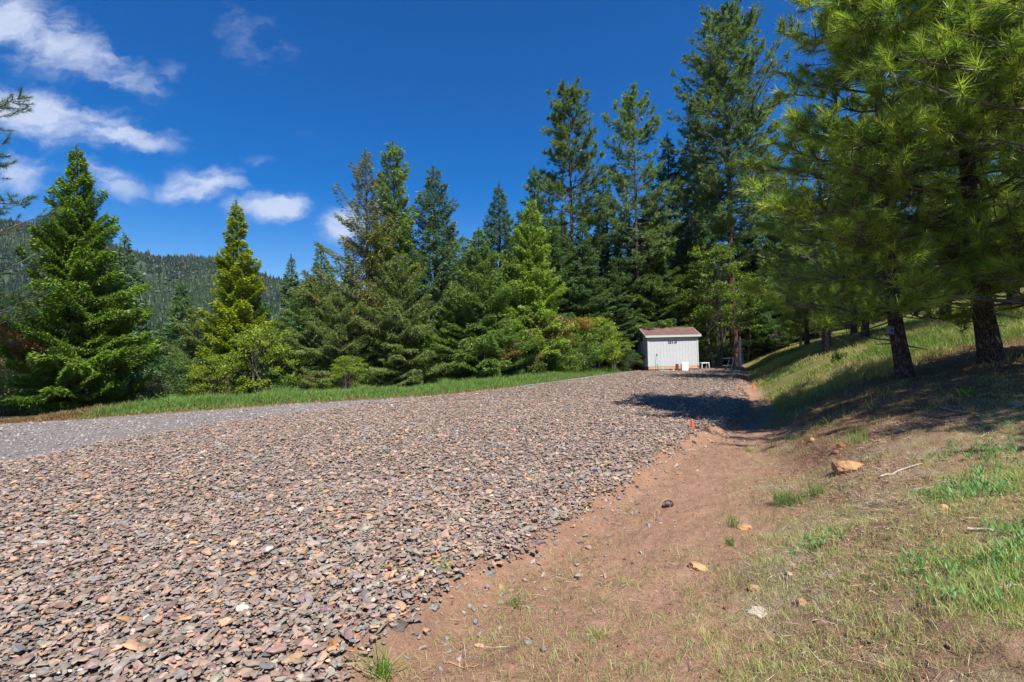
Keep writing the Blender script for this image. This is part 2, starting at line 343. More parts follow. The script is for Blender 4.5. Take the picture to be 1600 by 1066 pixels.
# ------------------------------------------------------------------ stones
def ico(sub):
    t = (1+5**.5)/2
    v = [(-1, t, 0), (1, t, 0), (-1, -t, 0), (1, -t, 0), (0, -1, t), (0, 1, t), (0, -1, -t), (0, 1, -t), (t, 0, -1), (t, 0, 1), (-t, 0, -1), (-t, 0, 1)]
    f = [(0, 11, 5), (0, 5, 1), (0, 1, 7), (0, 7, 10), (0, 10, 11), (1, 5, 9), (5, 11, 4), (11, 10, 2), (10, 7, 6), (7, 1, 8), (3, 9, 4), (3, 4, 2), (3, 2, 6), (3, 6, 8), (3, 8, 9), (4, 9, 5), (2, 4, 11), (6, 2, 10), (8, 6, 7), (9, 8, 1)]
    v = [np.array(a, float)/np.linalg.norm(a) for a in v]
    for _ in range(sub):
        cache = {}; nf = []
        def mid(a, b):
            k = (min(a, b), max(a, b))
            if k not in cache: p = v[a]+v[b]; v.append(p/np.linalg.norm(p)); cache[k] = len(v)-1
            return cache[k]
        for a, b, c in f:
            x, y, z = mid(a, b), mid(b, c), mid(c, a); nf += [(a, x, z), (b, y, x), (c, z, y), (x, y, z)]
        f = nf
    return np.array(v), np.array(f)
def chip(v, rng, n, lo=.45, hi=.85):
    v = v.copy()
    for _ in range(n):
        p = rng.normal(size=3); p /= np.linalg.norm(p); d = rng.uniform(lo, hi); s = v@p; over = s > d
        v[over] -= np.outer(s[over]-d, p)
    return v
def stones(g, x, y, z, size, colr, rng, sub=1, flat=(.3, .65), tilt=.35, variants=14, chips=9):
    bv, bf = ico(sub); V = [chip(bv, rng, chips, .32, .8) for _ in range(variants)]; k = len(x); nv = len(bv)
    V = np.array(V)[rng.integers(0, variants, k)]
    sc = np.stack([size*rng.uniform(.75, 1.3, k), size*rng.uniform(.5, .95, k), size*rng.uniform(*flat, k)], 1)/2
    V = V*sc[:, None, :]
    a = rng.normal(0, tilt, k); b = rng.normal(0, tilt, k); c = rng.uniform(0, 2*np.pi, k)
    ca, sa, cb_, sb, cc, s_ = np.cos(a), np.sin(a), np.cos(b), np.sin(b), np.cos(c), np.sin(c)
    X, Y, Z = V[..., 0], V[..., 1], V[..., 2]
    Y, Z = Y*ca[:, None]-Z*sa[:, None], Y*sa[:, None]+Z*ca[:, None]
    X, Z = X*cb_[:, None]+Z*sb[:, None], -X*sb[:, None]+Z*cb_[:, None]
    X, Y = X*cc[:, None]-Y*s_[:, None], X*s_[:, None]+Y*cc[:, None]
    P = np.stack([X+x[:, None], Y+y[:, None], Z+z[:, None]], -1)
    f = (bf[None]+(np.arange(k)*nv)[:, None, None]).reshape(-1, 3)
    g.add(P.reshape(-1, 3), f, rep(colr, nv))
def palette(rng, k, cols, w, var=.1):
    cols = np.array([lin(*c) for c in cols])*.72; w = np.array(w, float); w /= w.sum()
    c = cols[rng.choice(len(cols), k, p=w)]
    return c*(1+rng.normal(0, var, (k, 1)))*(1+rng.normal(0, .03, (k, 3)))
PAD_C = [(164, 148, 136), (148, 140, 134), (138, 134, 136), (196, 160, 132), (196, 146, 106), (176, 148, 136), (136, 112, 112), (200, 188, 176), (148, 128, 114), (158, 156, 146)]
PAD_W = [30, 22, 10, 9, 2.5, 11, 2.5, 2, 14, 6]
def build_gravel():
    rng = np.random.default_rng(5)
    g = Geo()
    def field(n, r0, r1, s_mu, s_sig, sub, chips, lift):
        r = np.sqrt(rng.uniform(r0**2, r1**2, n)); a = np.radians(rng.uniform(-57, 34, n)); x = r*np.sin(a); y = r*np.cos(a)
        jit = (fbm(x*2.5, y*2.5, 51, 3)-.5)*.9*np.clip(r/8, .5, 1)+rng.normal(0, .07, n)
        keep = (x < x_re(y)+jit*.7) & (y < y_ge(x)-.1) & (y < y_fb(x)+(fbm(x*1.3, y*1.3, 52, 3)-.5)*1.8+rng.normal(0, .3, n))
        x, y = x[keep], y[keep]; k = len(x); s = np.clip(np.exp(rng.normal(math.log(s_mu), s_sig, k)), .022, .125)
        z = ground_h(x, y)+rng.uniform(*lift, k)+s*.08
        stones(g, x, y, z, s, palette(rng, k, PAD_C, PAD_W)*np.array([1.03, .99, .93]), rng, sub, (.2, .45), .19, 30, chips)
        return k
    field(72000, 1.5, 6.2, .038, .5, 1, 14, (.0, .04))
    field(135000, 6.0, 15, .047, .38, 0, 5, (0, .04))
    field(140000, 14.5, 38, .066, .34, 0, 4, (0, .04))
    # strays off the edge
    y = rng.uniform(1.5, 12, 500); x = x_re(y)+np.abs(rng.normal(0, .35, 500)); s = np.clip(np.exp(rng.normal(math.log(.045), .4, 500)), .015, .1)
    stones(g, x, y, ground_h(x, y)+s*.1, s, palette(rng, 500, PAD_C, PAD_W), rng, 1)
    tag(g.build('crushed_rock', M_STONE), 'loose angular grey, tan and rust crushed rock spread over the wide pad', None, None, 'stuff')
    g = Geo(); n = 60000
    r = np.sqrt(rng.uniform(6**2, 34**2, n)); a = np.radians(rng.uniform(-60, 5, n)); x = r*np.sin(a); y = r*np.cos(a)
    keep = (y < y_ge(x)+rng.normal(0, .08, n)) & (y > y_fb(x)-.5+rng.normal(0, .4, n)); x, y = x[keep], y[keep]; k = len(x)
    s = np.exp(rng.normal(math.log(.052), .3, k))
    stones(g, x, y, ground_h(x, y)+s*.1, s, palette(rng, k, [(164, 155, 150), (148, 142, 142), (178, 168, 160), (132, 125, 122), (170, 152, 138)], [30, 25, 18, 12, 8]), rng, 0, (.4, .8), .4, 16, 4)
    tag(g.build('fine_gravel', M_STONE), 'smooth band of fine grey gravel between rock pad and grass verge', None, None, 'stuff')
build_gravel()

ROCK_N = [0]
def rock(px, py, w, h, color, label, name='stone', cat='stone', flat=.6, seed=1, sub=4):
    x, y, z = on_ground(px, py); r = np.random.default_rng(seed*7+3); v, f = ico(sub)
    size = w/FPX*y; v = chip(v, r, 22, .7, .97)
    nz = np.array([fbm(p[0]*3+9, p[1]*3+p[2]*2+9, seed, 3) for p in v])[:, None]; n5 = np.array([fbm(p[0]*9+9, p[1]*9+p[2]*7+2, seed+5, 3) for p in v])[:, None]; v = v*(1+.3*(nz-.5)+.1*(n5-.5))
    v = v*np.array([size/2, size*.38, max(h/FPX*y*.62, size*flat*.35)])
    v[:, 2] += size*.0
    c = .6*np.array(lin(*color))*(.8+.4*np.array([fbm(p[0]*40+3, p[1]*40+p[2]*30+3, seed+9, 3) for p in v])[:, None])
    g = Geo(); g.add(v, f, c); o = g.build(name, M_ROCK, None, (x, y+size*.25, z), r.uniform(-.3, .3)); tag(o, label, cat)
    return o
rock(1334, 736, 52, 24, (212, 160, 118), 'large orange rust boulder half buried in the grassy bank', 'boulder', 'boulder', .6, 3)
rock(1317, 701, 20, 14, (175, 120, 88), 'small round orange rock just behind the orange boulder', 'rock', 'rock', .9, 4)
rock(1308, 709, 13, 8, (165, 120, 95), 'little wedge shaped rock at the foot of the small round orange rock', 'rock', 'rock', .6, 5)
rock(1270, 689, 10, 7, (205, 165, 130), 'pale peach stone at the edge of the pine shade', 'stone', 'stone', .8, 6)
rock(1093, 892, 36, 14, (214, 172, 128), 'smooth tan oval stone lying alone on the bare dirt', 'stone', 'stone', .45, 7)
rock(1187, 966, 34, 18, (205, 190, 168), 'pale cream angular stone in the lower dirt', 'stone', 'stone', .6, 8)
rock(1181, 923, 20, 9, (200, 165, 120), 'small tan stone just above the pale cream stone', 'stone', 'stone', .5, 9)
rock(1168, 827, 26, 9, (214, 165, 118), 'flat peach stone beside a green weed on the dirt', 'stone', 'stone', .4, 10)
rock(1478, 798, 18, 11, (226, 180, 128), 'bright tan stone among the leafy grass at right', 'stone', 'stone', .7, 11)
rock(1451, 892, 13, 12, (226, 178, 130), 'small peach pebble amid the thick green grass', 'stone', 'stone', .9, 12)
rock(1255, 948, 20, 14, (190, 150, 115), 'dull tan stone half hidden by grass with a dry twig on it', 'stone', 'stone', .5, 13)
rock(523, 1014, 26, 22, (196, 138, 88), 'chunky orange rock where the gravel meets the dirt', 'rock', 'rock', .9, 14)
rock(620, 986, 36, 18, (110, 100, 92), 'dark flat brown slab sunk in the dirt edge', 'rock', 'rock', .35, 15)
rock(781, 921, 14, 10, (202, 165, 128), 'round tan pebble on the dirt below two grey slivers', 'stone', 'stone', .8, 16)
rock(762, 900, 28, 8, (150, 148, 136), 'flat grey green slate sliver on the dirt', 'stone', 'stone', .2, 17)
rock(676, 955, 24, 8, (150, 146, 132), 'flat pale green slate chip beside the gravel edge', 'stone', 'stone', .2, 18)
rock(1084, 694, 11, 7, (84, 78, 80), 'dark purple stone just off the gravel edge', 'stone', 'stone', .6, 19)
rock(1089, 703, 8, 5, (150, 145, 135), 'small grey stone beside the dark purple one', 'stone', 'stone', .6, 20)
rock(1430, 571, 16, 6, (200, 170, 140), 'pale rock on the bank between the two large pine trunks', 'rock', 'rock', .5, 21)
rock(1473, 564, 12, 6, (212, 140, 96), 'small orange rock on the bank between the two large pine trunks', 'rock', 'rock', .6, 22)
rock(1594, 635, 22, 14, (176, 158, 142), 'grey tan rock on the sunlit slope at the right edge', 'rock', 'rock', .7, 23)
rock(1500, 775, 16, 14, (180, 158, 142), 'upright dull stone in the litter of the slope', 'stone', 'stone', .9, 24)

# ------------------------------------------------------------------ grass and litter
def blades(g, x, y, h, w, colr, rng, lean=.35, z=None):
    k = len(x); z = ground_h(x, y) if z is None else z
    a = rng.uniform(0, 2*np.pi, k); s = np.stack([np.cos(a), np.sin(a), np.zeros(k)], 1)
    b = rng.uniform(0, 2*np.pi, k); ln = np.abs(rng.normal(0, lean, k)); t = np.stack([np.cos(b)*ln, np.sin(b)*ln, np.ones(k)], 1)
    p0 = np.stack([x, y, z-.01], 1); h = h[:, None]; w = np.broadcast_to(w, (k,))[:, None]
    p1 = p0+t*h*.5; t2 = t*np.array([2.2, 2.2, .85]); p2 = p1+t2*h*.5
    v = np.empty((k, 5, 3)); v[:, 0] = p0-s*w*.4; v[:, 1] = p0+s*w*.4; v[:, 2] = p1+s*w*.5; v[:, 3] = p1-s*w*.5; v[:, 4] = p2
    i = np.arange(k)[:, None]*5
    g.add(v.reshape(-1, 3), np.concatenate([i+0, i+1, i+2, i+3], 1), rep(colr, 5))
    g.v.append(np.zeros((0, 3))); g.c.append(np.zeros((0, 3))); g.f3.append((np.concatenate([i+3, i+2, i+4], 1)+g.n-5*k)); g.m3.append(np.zeros(k, int))
def build_grass():
    rng = np.random.default_rng(8)
    # green verge beyond the gravel
    g = Geo(); n = 120000; x = rng.uniform(-15, 10.5, n); t = rng.uniform(-.1, 1, n)**1.0; wd = np.interp(x, [-16, -12, -10, 0, 8], [.5, .8, 1.9, 2.6, 3.0])
    y = y_ge(x)+t*wd+(fbm(x*3, x*0, 61, 3)-.5)*.5; clump = fbm(x*1.5, y*1.5, 62, 4)
    keep = (rng.uniform(0, 1, n) < sstep(-.05, .45, t)*.9+.1)
    x, y, t, clump = x[keep], y[keep], t[keep], clump[keep]; k = len(x)
    h = (.06+.24*sstep(0, .5, t)*(.4+.6*sstep(-12.5, -10.5, x)))*(.3+1.5*clump)*rng.uniform(.6, 1.4, k)
    base = .85*np.array(lin(128, 168, 84)); tan = .62*np.array(lin(186, 150, 110)); yel = .62*np.array(lin(146, 170, 88))
    q = rng.uniform(0, 1, k)[:, None]; c = np.where(q < .8, base, yel)*(1+rng.normal(0, .15, (k, 1)))
    dry = ((rng.uniform(0, 1, k) < (1-sstep(.0, .3, t))*.8+.09) | (rng.uniform(0, 1, k) < sstep(-10.8, -12.0, x)*.9))[:, None]; c = np.where(dry, tan*(1+rng.normal(0, .15, (k, 1))), c)
    blades(g, x, y, h, .02, c, rng, .3)
    tag(g.build('grass_verge', M_GRASS), 'lush bright green grass verge along the far gravel edge', None, None, 'stuff')
    # bank grass
    g = Geo(); n = 230000; y = 7+rng.uniform(0, 1, n)**.8*26; x = x_re(y)+rng.uniform(.3, 15, n)
    d = bank_d(x, y); cl = fbm(x*.7, y*.7, 63, 4); z = ground_h(x, y)
    barep = sstep(1.0, 0, np.abs(y-8.9-.15*(x-7))/1.9)   # needle carpet under the nearest pines
    dens = sstep(.32, .55, cl)*(1-.95*barep)*np.clip(y/11, .35, 1.0)*sstep(-.35, .3, d)
    keep = rng.uniform(0, 1, n) < dens; x, y, cl, d = x[keep], y[keep], cl[keep], d[keep]; k = len(x)
    q = fbm(x*.5, y*.5, 64, 3)[:, None]; c = np.array(lin(116, 138, 66))*sstep(.4, .7, q)+np.array(lin(170, 166, 104))*(1-sstep(.4, .7, q)); c = .78*c*(1+rng.normal(0, .18, (k, 1)))
    blades(g, x, y, (.1+.13*cl)*rng.uniform(.5, 1.4, k)*np.interp(d, [0, 3, 9], [.75, 1, 1.9]), np.interp(y, [7, 14, 30], [.008, .014, .03]), c, rng, .35)
    tag(g.build('bank_grass', M_GRASS), 'patchy green and straw coloured grass on the bank under the pines', None, None, 'stuff')
    # sparse foreground grass
    g = Geo(); n = 700000; y = 1.3+rng.uniform(0, 1, n)**1.3*7.5; x = rng.uniform(-1.6, 9, n)
    e = x-x_re(y); d = bank_d(x, y); cl = fbm(x*1.6, y*1.6, 71, 5); cf = fbm(x*6, y*6, 72, 3)
    dens = (.16+.84*sstep(.36, .6, cl*.5+cf*.5))*(.22+.2*sstep(4.6, 3.0, y)+.58*sstep(-.6, .6, d))*(.6+.4*sstep(6, 3, y))*(e > .12)*np.clip(1.25-y/8.5, .2, 1)
    centre = sstep(.55, .0, np.abs(x-x_re(y)-.75-.08*(y-3))/np.interp(y, [2, 8], [.75, .9]))*sstep(2.6, 5.0, y)
    dens = dens*(1-.93*centre)
    keep = rng.uniform(0, 1, n) < dens; x, y, cf, cl, d = x[keep], y[keep], cf[keep], cl[keep], d[keep]; k = len(x)
    lush = sstep(.36, .7, fbm(x*1.1+4, y*1.1, 73, 3))*sstep(.3, 1.3, d)*sstep(4.6, 3.2, y)*.85
    c0 = .85*np.array(lin(168, 180, 112)); c1 = .8*np.array(lin(140, 170, 100)); L_ = (lush*rng.uniform(0, 1.3, k)).clip(0, 1)[:, None]
    c = (c0*(1-L_)+c1*L_)*(1+rng.normal(0, .16, (k, 1)))
    dry = rng.uniform(0, 1, (k, 1)) < .22; c = np.where(dry, .65*np.array(lin(196, 178, 136))*(1+rng.normal(0, .12, (k, 1))), c)
    blades(g, x, y, (.022+.055*rng.uniform(0, 1, k)**1.5)*(1+.6*lush)*(.6+.8*cf), .0025+.0035*lush, c, rng, .4)
    # broad-leaved weeds in the lush patches
    n = 26000; y = 1.4+rng.uniform(0, 1, n)**1.2*4.2; x = rng.uniform(.6, 6, n); d = bank_d(x, y)
    lush = sstep(.4, .55, fbm(x*1.1+4, y*1.1, 73, 3))*sstep(.3, 1.0, d)*sstep(5.2, 3.8, y)*sstep(.42, .6, fbm(x*3, y*3, 75, 3)); keep = rng.uniform(0, 1, n) < lush*.42; x, y = x[keep], y[keep]; k = len(x)
    xx = rep(x[:, None], 6)[:, 0]+rng.normal(0, .012, 6*k); yy = rep(y[:, None], 6)[:, 0]+rng.normal(0, .012, 6*k)
    c = .8*np.array(lin(130, 168, 104))*(1+rng.normal(0, .14, (6*k, 1))); a = rng.uniform(0, 2*np.pi, 6*k)
    dd = np.stack([np.cos(a)*.5, np.sin(a)*.5, rng.uniform(.6, 1.4, 6*k)], 1)
    cards(g, np.stack([xx, yy, ground_h(xx, yy)+rng.uniform(0, .05, 6*k)], 1), dd, rng.normal(size=(6*k, 3)), rng.uniform(.03, .07, 6*k), rng.uniform(.007, .013, 6*k), c)
    tag(g.build('sparse_grass', M_GRASS), 'sparse young grass and weeds sprouting from the dirt in the foreground', None, None, 'stuff')
    # needle litter and dry stalks
    g = Geo(); n = 330000; y = 1.3+rng.uniform(0, 1, n)**1.1*12; x = rng.uniform(-1, 14, n); d = bank_d(x, y)
    cl = fbm(x*1.4, y*1.4, 81, 4); dens = (.13+.87*sstep(-.3, 1.0, d))*sstep(.3, .6, cl)*np.clip(1.2-y/16, .2, 1)*(x > x_re(y)+.1)
    keep = rng.uniform(0, 1, n) < dens; x, y = x[keep], y[keep]; k = len(x)
    a = rng.uniform(0, 2*np.pi, k); dd = np.stack([np.cos(a), np.sin(a), rng.normal(.05, .14, k)], 1)
    c = palette(rng, k, [(190, 148, 116), (165, 124, 94), (200, 184, 164), (132, 100, 80), (220, 204, 178)], [28, 22, 26, 14, 14], .15)
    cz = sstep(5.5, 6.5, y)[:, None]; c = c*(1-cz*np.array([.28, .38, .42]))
    z = ground_h(x, y)+rng.uniform(.002, .02, k)
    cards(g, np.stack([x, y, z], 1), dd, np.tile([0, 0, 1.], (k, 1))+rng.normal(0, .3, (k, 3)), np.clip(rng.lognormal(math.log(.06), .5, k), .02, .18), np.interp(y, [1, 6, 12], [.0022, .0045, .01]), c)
    tag(g.build('needle_litter', M_DRY), 'carpet of dry brown pine needles and stalks on the bank', None, None, 'stuff')
    # small dirt clods and pebbles
    g = Geo(); n = 34000; y = 1.4+rng.uniform(0, 1, n)**1.3*10; x = rng.uniform(-1.5, 9, n); keep = (x > x_re(y)+.05) & (rng.uniform(0, 1, n) < sstep(.35, .7, fbm(x*2, y*2, 91, 4))); x, y = x[keep], y[keep]; k = len(x)
    s = np.clip(np.exp(rng.normal(math.log(.009), .6, k)), .004, .045)
    stones(g, x, y, ground_h(x, y)+s*.15, s, palette(rng, k, [(150, 104, 82), (132, 92, 72), (180, 150, 122), (160, 118, 92)], [40, 30, 12, 20]), rng, 0, (.5, .9), .5, 12, 3)
    tag(g.build('dirt_clods', M_ROCK), 'tiny clods and pebbles scattered on the reddish dirt', None, None, 'stuff')
build_grass()
def tuft(px, py, rpx, hpx, n, color, label, w=.004, lean=.6, name='grass_tuft', seed=0):
    x, y, z = on_ground(px, py); r = np.random.default_rng(seed+100); s = rpx/FPX*y; h = hpx/FPX*y
    g = Geo(); xx = r.normal(0, s*.3, n); yy = r.normal(0, s*.3, n)
    c = .64*np.array(lin(*color))*(1+r.normal(0, .18, (n, 1))); dry = r.uniform(0, 1, (n, 1)) < .12; c = np.where(dry, np.array(lin(190, 175, 120)), c)
    blades(g, xx, yy, h*r.uniform(.45, 1.15, n), w, c, r, lean, np.zeros(n))
    tag(g.build(name, M_GRASS, None, (x, y, z)), label, 'grass tuft')
tuft(597, 1058, 26, 52, 90, (130, 178, 66), 'bright green grass tuft at the bottom edge below the gravel', seed=1, w=.004)
tuft(932, 996, 24, 14, 110, (160, 180, 96), 'low star shaped grass tuft flat on the dirt', seed=2, lean=1.3, w=.003)
tuft(1230, 790, 30, 36, 240, (122, 162, 92), 'bushy grey green grass tuft on the left side of the bank', seed=3, lean=.7)
tuft(1276, 774, 22, 28, 120, (150, 176, 92), 'yellow green grass tuft right of the bushy grey green tuft', seed=4)
tuft(1148, 822, 16, 24, 70, (120, 160, 84), 'small weedy grass tuft beside the flat peach stone', seed=5)
tuft(1142, 852, 14, 18, 60, (112, 158, 84), 'small green weed just below the flat peach stone', seed=6)
tuft(806, 948, 18, 30, 60, (170, 184, 100), 'pale yellow green tuft near the round tan pebble', seed=7)
tuft(690, 894, 20, 26, 40, (160, 188, 90), 'thin green tuft poking through the gravel edge', seed=8)
tuft(1170, 706, 14, 10, 80, (130, 170, 72), 'small green patch on the dirt near the shade edge', seed=9)
tuft(1342, 692, 22, 30, 70, (150, 188, 80), 'tall thin sunlit grass blades behind the orange boulder', seed=10, lean=.2)
tuft(1310, 566, 13, 20, 160, (46, 84, 34), 'small dark green seedling on the grassy bank', seed=11, w=.02, lean=.6, name='seedling')
tuft(1512, 618, 12, 14, 60, (160, 190, 60), 'bright yellow green sprig on the shaded needle carpet', seed=12, w=.02, lean=.8)

# ------------------------------------------------------------------ trees
def unit(a): return np.stack([np.cos(a), np.sin(a)], -1)
def trunk_path(H, lean, rng, wob=.02, n=14):
    t = np.linspace(0, 1, n); z = t*H
    x = lean[0]*(1-np.exp(-z/1.3))+lean[2]*z+np.cumsum(rng.normal(0, wob*H/n*.6, n))*t
    y = lean[1]*(1-np.exp(-z/1.3))+np.cumsum(rng.normal(0, wob*H/n*.6, n))*t
    return np.stack([x, y, z-.25*(t == 0)], 1)
def fir_mesh(H, Rad, seed, n_br=220, per_m=95, base=.06, env=.85, color=(.045, .08, .035), color2=(.07, .115, .04), el=(.16, .05), droop=(-.35, .75), wide=.3,
             up=0.0, gap=.25, brown=0.0, twig=(.11, .1, .09), round_low=.12, bark=None, tr=None, lean=(0, 0, 0), jag=.22):
    rng = np.random.default_rng(seed)
    path = trunk_path(H, lean, rng)
    gt = Geo(); tt = path[:, 2]/H; r0 = tr or H*.016
    lathe_path(gt, path, r0*(1-.93*tt)*(1+.35*np.exp(-tt*30)), (.1, .09, .08), 9, .08, seed)
    t = (np.arange(n_br)+rng.uniform(0, 1, n_br))/n_br; t = t**1.08; zb = H*(base+(1-base)*t*.985)
    E = ((1-t)**(env*.92))*(1-.3*t*t)*sstep(-round_low*1.2, round_low, t)+.02
    lump = .93+jag*2.2*(rng.uniform(0, 1, n_br)-.5)+.1*np.sin(t*23+seed)
    az = np.arange(n_br)*2.39996+rng.normal(0, .35, n_br)
    L = Rad*E*lump; L = np.where(rng.uniform(0, 1, n_br) < gap*.4, L*.55, L)
    out = np.stack([np.cos(az), np.sin(az), np.zeros(n_br)], 1); side = np.stack([-np.sin(az), np.cos(az), np.zeros(n_br)], 1)
    a = droop[0]+(droop[1]-droop[0])*t**1.3+rng.normal(0, .1, n_br); b = .18+rng.normal(0, .08, n_br)+up
    base_p = np.stack([np.interp(zb, path[:, 2], path[:, 0]), np.interp(zb, path[:, 2], path[:, 1]), zb], 1)
    def curve(s, i):
        return base_p[i]+out[i]*(L[i]*s)[:, None]+np.array([0, 0, 1.])*(L[i]*(a[i]*s+b[i]*s*s))[:, None]
    for s0, s1 in ((0, .5), (.5, .92)):
        i = np.arange(n_br); segs(gt, curve(np.full(n_br, s0), i), curve(np.full(n_br, s1), i), np.maximum(L*.012*(1-s0), .006), np.maximum(L*.012*(1-s1), .004), twig, 4, 1)
    cnt = np.maximum((L*per_m*2.5*(.7+.7*L/Rad)).astype(int), 12); i = np.repeat(np.arange(n_br), cnt); k = len(i)
    s = rng.uniform(.06, 1, k)**.7; q = rng.uniform(-1, 1, k); q = np.sign(q)*np.abs(q)**.8
    # group leaves into side branchlets
    nb = 5+np.floor(L[i]/.16); s = np.where(rng.uniform(0, 1, k) < .8, (np.floor(s*nb)+.5+rng.normal(0, .13, k))/nb, s); s = np.clip(s, .03, 1.02)
    W = (L[i]*wide*(1.15-s)**.7+.06)
    p = curve(s, i)+side[i]*(q*W)[:, None]+out[i]*(np.abs(q)*W*.55)[:, None]
    p[:, 2] += rng.normal(0, .035, k)*np.minimum(1, L[i])-np.abs(q)*W*(.28-up)+rng.normal(0, .02, k)
    d = out[i]*.8+side[i]*(np.sign(q)*(.25+np.abs(q))*.9)[:, None]+np.stack([np.zeros(k), np.zeros(k), -.25+up*1.5+rng.normal(0, .28, k)], 1)+rng.normal(0, .25, (k, 3))
    nn = np.array([0, 0, 1.])+rng.normal(0, .55, (k, 3))+out[i]*.35
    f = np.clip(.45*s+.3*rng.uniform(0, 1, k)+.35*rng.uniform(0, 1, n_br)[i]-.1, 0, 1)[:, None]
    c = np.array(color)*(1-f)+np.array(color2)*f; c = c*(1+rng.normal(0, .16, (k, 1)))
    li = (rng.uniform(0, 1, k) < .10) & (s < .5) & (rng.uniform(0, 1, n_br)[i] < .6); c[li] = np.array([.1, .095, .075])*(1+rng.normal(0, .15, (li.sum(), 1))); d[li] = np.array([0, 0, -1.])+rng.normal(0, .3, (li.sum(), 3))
    dm = (rng.uniform(0, 1, n_br)[i] < .02) & (t[i] < .3); c[dm] = np.array([.09, .062, .035])*(1+rng.normal(0, .15, (dm.sum(), 1)))
    if brown:
        m = (rng.uniform(0, 1, k) < brown)[:, None]; c = np.where(m, np.array([.13, .08, .035])*(1+rng.normal(0, .2, (k, 1))), c)
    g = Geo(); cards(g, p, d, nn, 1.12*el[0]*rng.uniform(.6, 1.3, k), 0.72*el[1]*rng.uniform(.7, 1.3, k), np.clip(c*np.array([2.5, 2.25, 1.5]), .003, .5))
    # leader
    m_ = 60; zz = H*(.95+.055*rng.uniform(0, 1, m_)); pp = np.stack([np.full(m_, path[-1, 0]), np.full(m_, path[-1, 1]), zz], 1)+rng.normal(0, .015, (m_, 3))
    dd = rng.normal(0, .5, (m_, 3)); dd[:, 2] += .8; cards(g, pp, dd, rng.normal(size=(m_, 3)), np.full(m_, el[0]*.9), np.full(m_, el[1]*.8), np.tile(np.array(color2), (m_, 1)))
    return gt.mesh('trunk', [bark or M_BARKG, M_TWIG]), g.mesh('crown', [M_LEAF]), H

